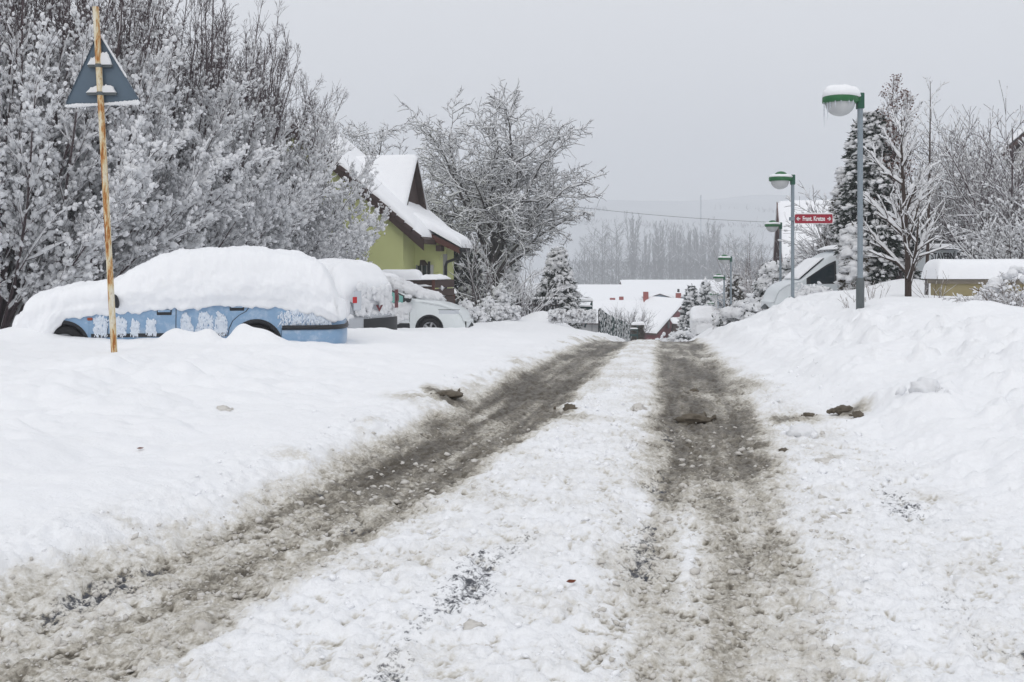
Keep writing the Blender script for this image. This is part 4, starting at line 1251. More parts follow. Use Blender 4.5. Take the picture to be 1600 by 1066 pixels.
# rounded triangle plate with a turned rim
def tri_poly(A, B, C, r=.05, n=6):
    out = []
    for P0, P1, P2 in ((A, C, B), (C, B, A), (B, A, C)):
        u = nrm(P1 - P0); v = nrm(P2 - P0); half = math.acos(np.clip(np.dot(u, v), -1, 1)) / 2; L = r / math.tan(half)
        c = P0 + nrm(u + v) * (r / math.sin(half)); s_ = P0 + v * L - c; e_ = P0 + u * L - c
        for t in np.linspace(0, 1, n): w = s_ * (1 - t) + e_ * t; out.append(c + nrm(w) * r)
    return np.array(out)
po = tri_poly(A, B, C_); n_ = len(po)
cen = po.mean(0)
front = np.array([0, .012, 0])
g = Geo(); V = np.vstack([po, po + front, [cen], [cen + front]])
g.add(V, None, [[i, (i + 1) % n_, 2 * n_] for i in range(n_)] + [[n_ + (i + 1) % n_, n_ + i, 2 * n_ + 1] for i in range(n_)] )
g.add(V[:2 * n_], [[i, n_ + i, n_ + (i + 1) % n_, (i + 1) % n_] for i in range(n_)])
pl = g.build('sign_plate', M['signback'], sg, False)
g = Geo(); ring = []
for t in range(n_ + 1):
    q = po[t % n_]; o_ = nrm(q - cen); ring.append([q + o_ * .002, q + o_ * .008 - front * 1.6, q + o_ * .014 - front * .5, q + o_ * .014 + front * 1.2, q + front * 1.5])
g.grid(np.array(ring)); g.build('rim', M['signback'], pl)
for (xa, xb_, yy) in ((137, 174, 103), (135, 181, 146.5)):
    a_, b_ = on(xa, yy, .022), on(xb_, yy, .022)
    pz_ = on(0, yy)[2]; cl_ = dirp * (pz_ / dirp[2]); Geo().lathe([(.036, -.02), (.0425, -.02), (.0425, .02), (.036, .02)], cl_, 16).build('clamp', M['galvdark'], sg)
    br = Geo().box((a_ + b_) / 2, (b_[0] - a_[0], .045, .03)).build('bracket', M['galvdark'], sg, False, bevel=.004)
    g = Geo(); m_ = (a_ + b_) / 2; rng = np.random.default_rng(int(yy))
    hh = np.array([.6, 1.0, .75, .95, .5]) if yy < 120 else np.array([.45, .8, .7, .9, .5])
    G = []
    for u in np.linspace(-1, 1, 30):
        top = .15 * np.interp(u, [-1, -.75, -.35, .1, .45, .8, 1], [.0, .55, .72, .95, 1.05, .75, 0] if yy < 120 else [0, .5, .75, .8, .82, .6, 0]) * (.8 if yy > 120 else 1) * (1 + .08 * rng.standard_normal())
        row = []
        for v in np.linspace(0, PI, 9): row.append([m_[0] + u * (b_[0] - a_[0]) * .5, m_[1] - .03 * math.cos(v) * (1 if True else 0) - .012, m_[2] + .012 + top * math.sin(v) ** .7])
        G.append(row)
    g.grid(np.array(G)); g.build('snow_cap', M['snow_tree'], br)
# snow caught on the lower rim and along the right edge
g = Geo(); rng = np.random.default_rng(3)
ts = np.linspace(.03, .97, 90); C = np.array([B + (C_ - B) * t for t in ts]) + np.array([0, -.018, .012])
sz = np.interp(ts, [0, .15, .4, .5, .75, .9, .97, 1], [.012, .022, .014, .012, .02, .024, .03, .016])
blobs(g, C, np.tile(C_ - B, (len(C), 1)), .02 + 0 * sz, .014 + 0 * sz, sz * (1 + .3 * rng.random(len(C))), .15, 1, rng)
g.build('rim_snow', M['snow_tree'], sg); g = Geo()
ts = np.linspace(.05, .62, 50); C = np.array([A + (C_ - A) * t for t in ts]) + np.array([.012, 0, .012])
blobs(g, C, np.tile(C_ - A, (len(C), 1)), np.full(50, .022), np.full(50, .013), np.full(50, .013), .15, 1, rng)
g.build('rim_snow', M['snow_tree'], sg)

# ------------------------------------------------------------------ street lamps
def street_lamp(name, label, px, base, head_y, d, icicles=False, snowy=1.0, seed=0):
    """the arm reaches to the left; head_y is the photo row of the green band"""
    q = W(px, head_y, d); zt = q[2]; gzv = min(gz(q[0], d), W(px, base, d)[2]) - .1
    h = zt - gzv
    o = thing(name, label, 'street lamp', (q[0], d, gzv), 0, 'green-capped street lamps along the road')
    Geo().lathe([(.045, -.4), (.045, h - .1), (.04, h + .04), (.001, h + .05)], n=16).build('pole', M['galv'], o)
    sv_ = 1.10 - gzv if d < 20 else .45
    if d < 20: Geo().lathe([(.045, -.5), (.066, -.5), (.066, sv_ - .08), (.058, sv_ - .03), (.046, sv_)], n=16).build('pole_sleeve', M['galvdark'], o)
    Geo().box((0, 0, h + .0), (.11, .12, .26)).build('bracket', M['lampteal'], o, False, bevel=.012)
    c = (-.33, 0)
    hd = Geo().lathe([(.001, h + .075), (.20, h + .085), (.275, h + .07), (.285, h + .05), (.285, h - .02), (.27, h - .035), (.21, h - .04)], (c[0], 0, 0), 32)
    hd.box((-.12, 0, h + .02), (.2, .16, .075))
    hd = hd.build('lamp_head', M['lampgreen'], o)
    prof_ = [(.235 * math.cos(t), h - .035 - .215 * math.sin(t)) for t in np.linspace(0, PI / 2 - .01, 12)]
    Geo().lathe(prof_, (c[0] - .0, 0, 0), 32).build('bowl', M['bowl'], o)
    Geo().lathe([(.16 * math.cos(t), h + .12 + .10 * math.sin(t)) for t in np.linspace(-.4, PI / 2 - .01, 10)], (c[0] + .02, 0, 0), 24).build('cap', M['lampgreen'], o)
    rng = np.random.default_rng(seed + 60)
    g = Geo(); G = []
    hs = (.19 if icicles else .085) * snowy
    for a in np.linspace(0, 2 * PI, 41):
        row = []
        for rr in np.linspace(0, 1, 14):
            R_ = .30 * rr; n_ = noise2(np.array([math.cos(a) * 2.2 * rr + seed]), np.array([math.sin(a) * 2.2 * rr]), 2)[0]
            zz = h + .07 + hs * (1 - rr ** 5) ** .6 * (1 + .18 * n_) + (0 if icicles else -.02 * (1 - rr))
            row.append([c[0] + .02 + R_ * math.cos(a) * 1.03, R_ * math.sin(a), zz])
        row.append([c[0] + .02 + .27 * math.cos(a), .27 * math.sin(a), h + .055]); G.append(row)
    g.grid(np.array(G)[:, ::-1]); g.build('snow_cap', M['snow'], o)
    if icicles:
        for ax, ay, L in ((-.585, .03, .42), (-.565, -.09, .32), (-.60, -.02, .24), (-.54, -.14, .16), (-.20, -.24, .10), (-.27, -.26, .08), (-.48, -.22, .12), (-.40, -.26, .07)):
            Geo().lathe([(.011, h - .02), (.008, h - .02 - L * .5), (.001, h - .02 - L)], (ax, ay, 0), 6).build('icicle', M['ice'], o)
    return o


street_lamp('street_lamp', 'nearest and tallest street lamp, hung with icicles, at the right bank', 1344, 478, 158, 16.4, True, 1, 1)
L2 = street_lamp('street_lamp', 'second street lamp, carrying the red street name sign', 1238.5, 465, 281, 26, False, 1, 2)
street_lamp('street_lamp', 'third street lamp, rising just left of the one with the red name sign', 1219.5, 458, 353, 39, False, 1, 3)
street_lamp('street_lamp', 'fourth street lamp, in front of the brown twiggy shrub', 1142, 488, 405, 47.5, False, 1, 4)
street_lamp('street_lamp', 'fifth street lamp, beside the dark columnar evergreen', 1131.5, 488, 434, 56, False, 1, 5)
street_lamp('street_lamp', 'sixth street lamp, small and low above the snow-hooded far car', 1121.5, 484, 460, 74, False, 1, 6)
street_lamp('street_lamp', 'farthest and lowest street lamp, beneath the sixth one', 1116, 484, 474.5, 88, False, 1, 7)

# the red street name plate on the second lamp
a_ = W(1242, 349, 25.9); b_ = W(1301, 335, 25.9); w_, h_ = b_[0] - a_[0], b_[2] - a_[2]
sn = thing('street_sign', 'red enamel street name plate with white arrows on the second lamp pole', 'street sign', ((a_[0] + b_[0]) / 2, 25.9, (a_[2] + b_[2]) / 2))
def rrect(w, h, r, n=6):
    out = []
    for cx, cz, a0 in ((w / 2 - r, h / 2 - r, 0), (-w / 2 + r, h / 2 - r, PI / 2), (-w / 2 + r, -h / 2 + r, PI), (w / 2 - r, -h / 2 + r, 1.5 * PI)):
        for t in np.linspace(0, PI / 2, n): out.append((cx + r * math.cos(a0 + t), cz + r * math.sin(a0 + t)))
    return out
Geo().prism(rrect(w_ + .025, h_ + .025, .04), 1, .004, .022).build('border', M['signwhite'], sn, False)
Geo().prism(rrect(w_, h_, .032), 1, 0, .018).build('plate', M['signred'], sn, False)
lettering('Frant. Kretze', .165, 'lettering', 'signwhite', sn, Matrix.Translation((0, -.004, -.05)) @ Matrix.Rotation(PI / 2, 4, 'X'), .004, .004, 'CENTER', sx=.66)
for sd in (1, -1):
    g = Geo(); g.box((sd * w_ * .40, -.003, 0), (.085, .008, .024))
    g.box((sd * (w_ * .40 + .027), -.003, .022), (.065, .008, .022), 0, 0, sd * .72); g.box((sd * (w_ * .40 + .027), -.003, -.022), (.065, .008, .022), 0, 0, -sd * .72)
    g.build('arrow', M['signwhite'], sn, False)
g = Geo()
for dx in (-w_ / 2 - .06,): g.box((dx, .05, 0), (.14, .07, .05)).box((dx, .05, .0), (.12, .13, .09))
g.build('clamp', M['galv'], sn, False)
g = Geo(); snow_pad(g, (-w_ / 2, -.004, h_ / 2 + .014), (w_ / 2, -.004, h_ / 2 + .014), (w_ / 2, .024, h_ / 2 + .014), (-w_ / 2, .024, h_ / 2 + .014), .025, 30, 6, .0, .6, seed=2, freq=6); g.build('snow', M['snow_tree'], sn)
# ------------------------------------------------------------------ the green house
e0 = W(663, 374, 36)
hs_ = thing('house', 'green plastered house with steep snow-covered roof and dark brown dormer behind the parked cars', 'house', (e0[0], 36, 0), -math.radians(13))
# local: x across the gable, y along the ridge, z world height; the front eave corner is (0, 0, EZ)
EZ = e0[2]; SL = .845; RX = -5.2; RZ = EZ - RX * SL; YB = 4.5; gz0 = -1.2
def roofz(x): return EZ - x * SL
# walls: front gable, set-back part with porch wall, side wall
xc = -.96; xr = .30; yr_ = 1.75
wall = Geo()
und = -.22
f = [(-9.0, gz0), (xc, gz0), (xc, roofz(xc) + und), (RX, RZ + und), (-9.0, roofz(-.5) + und)]
wall.prism(f, 1, .45, .75)
wall.box((xc - .15, (.75 + yr_) / 2 + .0, (gz0 + roofz(xc) + und) / 2), (.30, yr_ - .75 + .02, roofz(xc) + und - gz0))
wall.prism([(xc - 1.5, gz0), (xr, gz0), (xr, 2.08), (xc + .5, 2.45), (xc - .3, 2.75), (xc - 1.5, 3.0)], 1, yr_, yr_ + .3)
wall.box((xr - .15, (yr_ + .3 + 2.75) / 2, (gz0 + 2.0) / 2), (.3, 2.75 - yr_ - .3, 2.0 - gz0))
wall.prism([(-9.0, gz0), (-.5, gz0), (-.5, roofz(-.5) - .35), (RX, RZ - .35), (-9.0, roofz(-.5) - .35)], 1, YB - .3, YB)
wall.box((-.65, 3.45, .5), (.3, 1.5, 3.4))
wall.build('wall', M['plaster'], hs_, False)
Geo().box((-9.0, 2.6, 1.0), (.3, 3.5, 3.6)).build('wall', M['plaster'], hs_, False)
# roof boards: the main slope, its shallower foot over the set-back part, the far slope
kx = -.45; kz = roofz(kx); fx = .95; fz = kz - (fx - kx) * .46
rf = Geo()
T = .17
rf.prism([(RX, RZ - T), (0, EZ - T), (0, EZ), (RX, RZ)], 1, 0, 1.5)
rf.prism([(RX, RZ - T), (kx, kz - T), (kx, kz), (RX, RZ)], 1, 1.5, YB + .4)
rf.prism([(kx, kz - T), (fx, fz - T), (fx, fz), (kx, kz)], 1, 1.35, 2.9)
rf.prism([(RX * 2, EZ - T), (RX, RZ - T), (RX, RZ), (RX * 2, EZ)], 1, 0, YB + .4)
roof = rf.build('roof', M['brownwood'], hs_, False)
# stepped tile ends that show along the verge
g = Geo()
for i in range(16):
    x = RX + .15 + i * .318; g.box((x, -.035, roofz(x) - .055), (.36, .07, .13), 0, 0, math.atan(SL) - .07)
g.build('verge_tiles', M['tile'], roof, False)
g = Geo(); g.prism([(RX, RZ - T - .26), (0 - .02, EZ - T - .24), (0 - .02, EZ - .05), (RX, RZ - .07)], 1, -.03, .03)
g.build('barge_board', M['brownwood'], roof, False)
g = Geo(); g.prism([(-.15, kz - .14 - .24), (fx, fz - .24), (fx, fz - .02), (-.15, kz - .15)], 1, 1.30, 1.36)
g.build('barge_board', M['redbrown'], roof, False)
g = Geo()
for x, yy, zz in ((-1.75, .22, roofz(-1.75) - .42), (.12, 1.55, 2.02)):
    g = Geo().box((x, yy, zz), (.20, .46, .22)); g.build('rafter_end', M['brownwood'], roof, False)
# dormer: a steep gabled box facing the road
dx, dy0, dy1, dzb, dzt = -1.62, 1.65, 4.3, roofz(-1.62) + .02, 5.72
dm = (dy0 + dy1) / 2; rxd = -3.95
D_ = Geo()
for s_, ya in ((-1, dy0), (1, dy1)):
    D_.add([[dx + .35, ya - .12 * -s_ * -1, dzb - .25], [dx + .35, dm, dzt], [rxd, dm, dzt], [dx - .4, ya, dzb - .25], [dx + .35, ya + s_ * .12, dzb - .40], [dx + .35, dm, dzt - .16], [rxd, dm, dzt - .16], [dx - .4, ya + s_ * .12, dzb - .40]],
           [[0, 1, 2, 3], [4, 7, 6, 5], [0, 4, 5, 1]])
dor = D_.build('dormer', M['brownwood'], roof, False)
Geo().add([[dx + .12, dy0 + .1, dzb - .25], [dx + .12, dy1 - .1, dzb - .25], [dx + .12, dm, dzt - .2]], None, [[0, 1, 2]]).build('dormer_front', M['brownwood'], roof, False)
Geo().add([[dx - .55, dy0 + .02, dzb - .30], [dx + .1, dy0 + .02, dzb - .30], [dx + .1, dy0 + .22, dzb + .35], [dx - .3, dy0 + .22, dzb + .35]], [[0, 1, 2, 3]]).build('dormer_cheek', M['plaster'], roof, False)
# snow on the roof
g = Geo(); th = .30
snow_pad(g, (RX - .05, -.02, RZ), (-.12, -.02, roofz(-.12)), (-.12, 1.9, roofz(-.12)), (RX - .05, 1.9, RZ), th * .9, 60, 14, .0, .12, 14, 3)
snow_pad(g, (RX - .1, 0, RZ), (kx + .1, 0, kz - .1), (kx + .1, YB + .4, kz - .1), (RX - .1, YB + .4, RZ), th, 60, 50, .02, .15, 30, 4)
snow_pad(g, (kx - .5, 1.28, roofz(kx - .5)), (fx + .06, 1.28, fz), (fx + .06, 2.95, fz), (kx - .5, 2.95, roofz(kx - .5)), th * 1.05, 40, 50, .02, .2, 14, 5)
snow_pad(g, (RX + .1, -.02, RZ), (RX * 2, -.02, EZ), (RX * 2, YB + .4, EZ), (RX + .1, YB + .4, RZ), th, 40, 30, .0, .15, 16, 6)
g.build('roof_snow', M['snow'], roof)
g = Geo()
snow_pad(g, (dx + .38, dy0 - .16, dzb - .30), (dx + .38, dm + .06, dzt), (rxd - .2, dm + .06, dzt), (dx - 1.0, dy0 - .16, dzb - .1), .18, 40, 30, .0, .08, 18, 7, vertical=False)
snow_pad(g, (dx + .38, dy1 + .16, dzb - .30), (dx + .38, dm - .06, dzt), (rxd - .2, dm - .06, dzt), (dx - 1.0, dy1 + .16, dzb - .1), .18, 30, 20, .0, .08, 18, 8, vertical=False)
g.build('dormer_snow', M['snow'], roof)
# window with shutters and a small hatch, gutter and downpipe
wx0, wx1, wz0, wz1 = -.88, -.42, .2, 1.58
w = Geo()
w.prism([(wx0, wz0), (wx1, wz0), (wx1, wz1 - .18), ((wx0 + wx1) / 2 + .1, wz1), (wx0 + .15, wz1)], 1, yr_ - .03, yr_ + .05); win = w.build('window', M['brownwood'], hs_, False)
g = Geo()
for k in range(2): g.box((wx0 + .12 + k * .21, yr_ - .035, (wz0 + wz1) / 2 - .08), (.13, .02, 1.1))
g.build('pane', M['glass_dark'], win, False)
for k in range(3): Geo().box((wx0 + .02 + k * .205, yr_ - .05, (wz0 + wz1) / 2 - .1), (.045, .05, 1.2)).build('frame', M['greywall'], win, False)
Geo().box((wx1 + .07, yr_ - .10, .95), (.05, .16, 1.15)).build('shutter', M['black'], hs_, False)
Geo().box((wx1 + .17, yr_ - .06, .9), (.12, .03, 1.0)).build('shutter', M['whitewall'], hs_, False)
Geo().box((xc - .01 + .005, yr_ - .45, .42), (.03, .22, .34)).build('vent', M['concrete'], hs_, False)
Geo().tube([(fx + .04, 1.3, fz - .10), (fx + .04, 2.9, fz - .10)], .06, 10).build('gutter', M['black'], hs_)
Geo().tube([(fx + .02, 1.42, fz - .12), (fx - .02, 1.45, fz - .38), (xr + .05, 1.66, fz - .55), (xr + .0, 1.68, fz - .72), (xr - .0, 1.68, gz0)], .055, 10).build('downpipe', M['black'], hs_)
Geo().box((xr - .04, yr_ - .01, .35), (.16, .02, 2.9)).build('corner_board', M['greywall'], hs_, False)

# wooden rail in front of the house
dR = 30.6
def PW(px, py, d=dR): return W(px, py, d)
p0, p1 = PW(596, 470), PW(679, 470)
rl = thing('wooden_rail', 'dark brown board rail under a thick cushion of snow before the green house', 'fence', (p0[0], dR, p0[2] - .6))
zt = PW(0, 438)[2]; L_ = p1[0] - p0[0]; zz = lambda py: PW(0, py)[2] - rl.location[2]
for py0, py1 in ((437.5, 446), (448, 453.5), (456, 465), (467, 476)):
    Geo().box((L_ / 2, 0, (zz(py0) + zz(py1)) / 2), (L_, .05, zz(py0) - zz(py1))).build('board', M['brownwood'], rl, False)
for x in (0.02, L_ * .5, L_ - .03): Geo().box((x, -.06, zz(437) - .75), (.09, .09, 1.5)).build('post', M['redbrown'], rl, False)
for py0, py1 in ((437.5, 450), (452, 463), (465, 478)):
    Geo().box((L_ + .24, .75, (zz(py0) + zz(py1)) / 2), (.05, 1.62, zz(py0) - zz(py1)), -.32).build('board', M['brownwood'], rl, False)
g = Geo(); snow_pad(g, (-.15, -.30, zz(437.5)), (L_ - .42, -.30, zz(437.5)), (L_ - .42, .75, zz(437.5)), (-.15, .75, zz(437.5)), .33, 50, 20, .02, .12, 8, 2)
g.build('snow_cushion', M['snow'], rl); g = Geo(); snow_pad(g, (L_ - .6, -.12, zz(437.5)), (L_ + .05, -.12, zz(437)), (L_ + .4, 1.5, zz(437)), (L_ - .2, 1.5, zz(437)), .14, 30, 20, .02, .4, 8, 9, freq=4)
g.build('snow_cushion', M['snow'], rl)
for py in (447.5, 455, 466):
    g = Geo(); snow_pad(g, (.1, -.05, zz(py)), (L_ - .1, -.05, zz(py)), (L_ - .1, .03, zz(py)), (.1, .03, zz(py)), .06, 50, 6, 0, .9, 10, int(py), 3); g.build('snow_strip', M['snow'], rl)
g = Geo(); rng = np.random.default_rng(4); n = 16
C = np.column_stack([np.full(n, L_ + .16), rng.uniform(.1, 1.3, n), rng.choice([zz(450), zz(463), zz(474)], n)]); blobs(g, C, np.tile([0, 1., 0], (n, 1)), np.full(n, .13), np.full(n, .07), np.full(n, .09), .2, 1, rng); g.build('snow_clumps', M['snow_tree'], rl)
q = W(692, 470, 34)
r2 = thing('wooden_rail', 'short low dark rail between the porch corner and the dark evergreen', 'fence', (q[0], 34, q[2] - .8))
for k in range(3): Geo().box((.17, 0, .35 + k * .27), (.44, .05, .2)).build('board', M['brownwood'], r2, False)
for x in (-.03, .38): Geo().box((x, -.05, .5), (.07, .07, 1.3)).build('post', M['redbrown'], r2, False)
g = Geo(); snow_pad(g, (-.1, -.12, 1.02), (.45, -.12, 1.05), (.45, .25, 1.05), (-.1, .25, 1.02), .18, 20, 12, .02, .3, 6); g.build('snow_cushion', M['snow'], r2)

# ------------------------------------------------------------------ front gardens left of the road
def at_ground(px, d, dz=0): x = (px - 800) / F * d; return (x, d, gz(x, d) + dz)


conifer('dark_evergreen', 'dark columnar evergreen just right of the green house porch', at_ground(722, 40, -.1), 3.4, .62, 5, 1800, 'needle', .06, .10, .45, leaf=.15, belly=.1)
conifer('dark_evergreen', 'narrower dark evergreen among the twigs left of the big walnut trunk', at_ground(742, 42, -.1), 3.0, .55, 6, 900, 'needle', .30, .10, .5, leaf=.15, belly=.1)
conifer('spruce', 'snowy spruce under the right edge of the walnut crown', at_ground(872, 43, -.1), 3.5, .95, 7, 2200, 'needle', .6, .11, .8, leaf=.2, drop=-.55)
conifer('spruce', 'wide snow-laden spruce behind the walnut trunk with white top', at_ground(785, 52, -.1), 5.6, 1.4, 17, 3400, 'needle', .8, .12, .8, leaf=.2, drop=-.55)
put_shrub('bare_shrub', 'many-stemmed bare shrub spreading snowy boughs in front of the walnut tree', 'shrub', 752, 480, 39, dict(seed=3, h=3.9, nst=12, spread=.85, r=.032, n1=8, n2=4, thick=.075, up=.02), 'bark')
put_shrub('bare_shrub', 'smaller bare shrub with low snowy boughs right of the walnut trunk', 'shrub', 808, 480, 40, dict(seed=4, h=2.7, nst=12, spread=1.0, r=.026, n1=8, n2=4, thick=.075, up=.02), 'bark')
put_shrub('bare_shrub', 'bare shrub filling the gap under the walnut crown beside the spruce', 'shrub', 842, 480, 46, dict(seed=14, h=3.4, nst=12, spread=.95, r=.026, n1=8, n2=5, thick=.085, up=.02), 'bark')


def snowy_bush(name, label, loc, h, r, seed, n=60, mt='needle', group=None, size=.24, dark=.8, cat='shrub', col=.55):
    """a low evergreen weighed down by cushions of snow"""
    rng = np.random.default_rng(seed); o = thing(name, label, cat, loc, 0, group)
    u = rng.random(n); az = rng.random(n) * 2 * PI
    z = h * (.08 + .86 * u); rad = r * np.sqrt(np.clip(1 - u ** (1 / col) * .97, .02, 1)) * (.7 + .4 * rng.random(n))
    C = np.stack([rad * np.cos(az), rad * np.sin(az), z], 1)
    D = nrm(np.stack([np.cos(az), np.sin(az), -.55 + .3 * rng.standard_normal(n)], 1))
    m = int(n * 26 * dark); k = rng.integers(0, n, m); g = Geo()
    Cd = C[k] * np.array([.96, .96, 1]) + rng.standard_normal((m, 3)) * size * .55 + np.array([0, 0, -size * .55])
    Dd = nrm(D[k] + .6 * rng.standard_normal((m, 3)))
    leafquads(g, Cd, Dd, nrm(np.cross(Dd, randdir(m, rng))), size * (.5 + .5 * rng.random(m)), np.full(m, size * .11)); g.build('foliage', M[mt], o, False)
    s = Geo(); sz = size * (.55 + .75 * rng.random(n)); blobs(s, C, D, sz * 1.15, sz * .85, sz * .62, .10, 2, rng)
    k2 = rng.integers(0, n, n * 3); blobs(s, C[k2] + rng.standard_normal((n * 3, 3)) * size * .7, D[k2] + .5 * rng.standard_normal((n * 3, 3)), sz[k2] * .42, sz[k2] * .3, sz[k2] * .26, .15, 1, rng)
    s.build('snow', M['snow_tree'], o); return o


snowy_bush('snowy_shrub', 'round snow-capped shrub right behind the nose of the pale hatchback', at_ground(727, 33), .72, .36, 1, 34, size=.13)
snowy_bush('snowy_shrub', 'tall cone-shaped garden shrub wrapped in snow, left of the picket fence', at_ground(780, 37.5), 1.35, .38, 2, 60, size=.14, col=.8)
snowy_bush('snowy_shrub', 'short cone-shaped garden shrub wrapped in snow beside the tall one', at_ground(763, 36), .8, .40, 3, 50, size=.14)
snowy_bush('snowy_shrub', 'slim snow-wrapped shrub at the left end of the picket fence', at_ground(797, 38.5), 1.15, .2, 4, 34, size=.11, col=.8)
snowy_bush('snowy_shrub', 'low snowy shrub leaning on the pale hatchback front', at_ground(744, 33.5), .42, .4, 6, 34, size=.12)
# the clipped hedge along the verge
for px0, px1, d, lb, sd in ((768, 812, 35.5, 'low frosted hedge below the cone shrubs', 1), (858, 930, 36.5, 'low frosted hedge below the snow mound and the stair rail', 2)):
    a_, b_ = at_ground(px0, d), at_ground(px1, d)
    o = thing('hedge', lb, 'hedge', a_); rng = np.random.default_rng(sd); L_ = b_[0] - a_[0]; n = int(L_ * 420)
    C = np.column_stack([rng.random(n) * L_, rng.normal(0, .16, n), rng.random(n) * .42 + .02]); D = nrm(randdir(n, rng) + np.array([0, 0, .8])); g = Geo()
    leafquads(g, C, D, nrm(np.cross(D, randdir(n, rng))), np.full(n, .12), np.full(n, .012)); g.build('twigs', M['bark'], o, False)
    k = rng.random(n) < .42; s = Geo(); m = k.sum(); blobs(s, C[k] + np.array([0, 0, .04]), randdir(m, rng), .05 + .05 * rng.random(m), .045 + .02 * rng.random(m), None, .2, 1, rng); s.build('snow', M['snow_tree'], o)
# dark picket fence
a_, b_ = at_ground(800, 42), at_ground(873, 42)
pf = thing('picket_fence', 'dark paling fence behind the snow mound under the walnut tree', 'fence', (a_[0], 42, a_[2])); L_ = b_[0] - a_[0]
g = Geo()
for i in range(17): g.box((i * L_ / 16, 0, .55), (.075, .03, 1.15))
g.build('palings', M['black'], pf, False)
Geo().box((L_ / 2, .03, .25), (L_, .04, .08)).build('rail', M['brownwood'], pf, False)
Geo().box((L_ / 2, .03, .85), (L_, .04, .08)).build('rail', M['brownwood'], pf, False)
g = Geo(); rng = np.random.default_rng(2); C = np.array([[i * L_ / 16, 0, 1.15] for i in range(17)]); blobs(g, C, np.tile([0, 0, 1.], (17, 1)), np.full(17, .06), np.full(17, .06), None, .15, 1, rng); g.build('snow_caps', M['snow_tree'], pf)
# steel stair rail
a_ = at_ground(896, 44); st = thing('stair_rail', 'dark steel frame with a slanting strut and snow on its top bar', 'railing', a_)
Geo().tube([(0, 0, -.3), (0, 0, 1.35), (.82, 0, 1.35), (.82, 0, -.4)], .035, 8).build('frame', M['greenmesh'], st)
Geo().tube([(.80, 0, 1.3), (.50, 0, .2)], .04, 8).build('strut', M['greenmesh'], st)
Geo().box((.41, 0, 1.05), (.82, .04, .16)).build('panel', M['greenmesh'], st, False)
g = Geo(); snow_pad(g, (-.05, -.08, 1.38), (.87, -.08, 1.38), (.87, .08, 1.38), (-.05, .08, 1.38), .12, 30, 8, .02, .3, 8); g.build('snow', M['snow'], st); g = Geo(); snow_pad(g, (-.05, -.08, 1.13), (.80, -.08, 1.13), (.80, .08, 1.13), (-.05, .08, 1.13), .09, 30, 8, .02, .5, 8, 3); g.build('snow', M['snow'], st)
# green wire fence running down beside the road
fa, fb = W(936, 520, 43), W(984, 528, 66)
fl = thing('wire_fence', 'green wire mesh fence clogged with snow, running downhill beside the road', 'fence', (fa[0], 43, 0))
N = 8
for i in range(N):
    t = i / (N - 1); P_ = fa * (1 - t) + fb * t; zb = gz(P_[0], P_[1])
    Geo().tube([(P_[0] - fa[0], P_[1] - 43, zb - .3), (P_[0] - fa[0], P_[1] - 43, zb + 1.15)], .04, 8).build('post', M['black'], fl)
g = Geo(); s = Geo(); rng = np.random.default_rng(12)
for i in range(240):
    t = i / 239; P_ = fa * (1 - t) + fb * t; zb = gz(P_[0], P_[1])
    g.box((P_[0] - fa[0], P_[1] - 43, zb + .60), (.022, .022, 1.2))
for hh in np.linspace(.05, 1.2, 12):
    pts = [((fa * (1 - t) + fb * t)[0] - fa[0], (fa * (1 - t) + fb * t)[1] - 43, gz(*(fa * (1 - t) + fb * t)[:2]) + hh) for t in np.linspace(0, 1, 12)]
    g.tube(pts, .014, 4, False)
g.build('mesh', M['greenmesh'], fl, False)
n = 420; t = rng.random(n); P_ = fa * (1 - t)[:, None] + fb * t[:, None]; zb = ground(P_[:, 0], P_[:, 1], False); hh = 1.2 * rng.random(n) ** 1.4
blobs(s, np.column_stack([P_[:, 0] - fa[0], P_[:, 1] - 43, zb + hh]), np.tile([0, 1., .2], (n, 1)), .14 + .12 * rng.random(n), np.full(n, .03), .06 + .05 * rng.random(n), .2, 1, rng); s.build('snow', M['snow_tree'], fl)

# ------------------------------------------------------------------ right of the road
# low rendered wall under a thick slab of snow
dW = 21.5; a_, b_ = W(1474, 437, dW), W(1690, 437, dW)
wl = thing('garden_wall', 'low beige rendered wall under a thick smooth slab of snow', 'wall', (a_[0], dW, 0)); L_ = b_[0] - a_[0]; zt = a_[2]
Geo().box((L_ / 2, .35, zt / 2 - .35), (L_, .60, zt + .65)).build('wall', M['beige'], wl, False)
Geo().box((L_ / 2 - .0, .35, zt - .04), (L_ + .10, .74, .10)).build('coping', M['concrete'], wl, False)
g = Geo(); snow_pad(g, (-.12, -.06, zt + .012), (L_ + .1, -.06, zt + .012), (L_ + .1, .80, zt + .012), (-.12, .80, zt + .012), .43, 90, 26, .03, .10, 26, 5, .8); g.build('snow_slab', M['snow'], wl)
# young street tree
yt_p = at_ground(1419, 19, -.05)
rng = np.random.default_rng(21)
P0 = np.array([[[0, 0, -.3], [0, 0, .2], [-.01, 0, .8], [-.05, 0, 1.5], [-.09, .02, 2.2], [-.13, .0, 2.9], [-.12, .0, 3.5]]]); R0 = np.array([[.07, .062, .052, .042, .032, .020, .006]])
P1, R1 = grow(P0, R0, 20, .13, .95, .80, 1.72, .045, .05, 8, .72, .25, angsd=.15, lrand=.12, tfall=.75, rng=rng, absl=True)
P2, R2 = grow(P1, R1, 8, .2, 1., .55, .42, .05, .07, 6, .6, .35, tfall=.45, rng=rng)
P3, R3 = grow(P2, R2, 4, .3, 1., .5, .45, .06, .08, 4, .7, .5, tfall=.3, rng=rng)
s = Geo(); snow_on(s, P1, R1, .05, 18, 6, 1, rng, .3, 1.15); snow_on(s, P2, R2, .032, 10, 5, 1, rng); snow_on(s, P3, R3, .018, 5, 4, .7, rng)
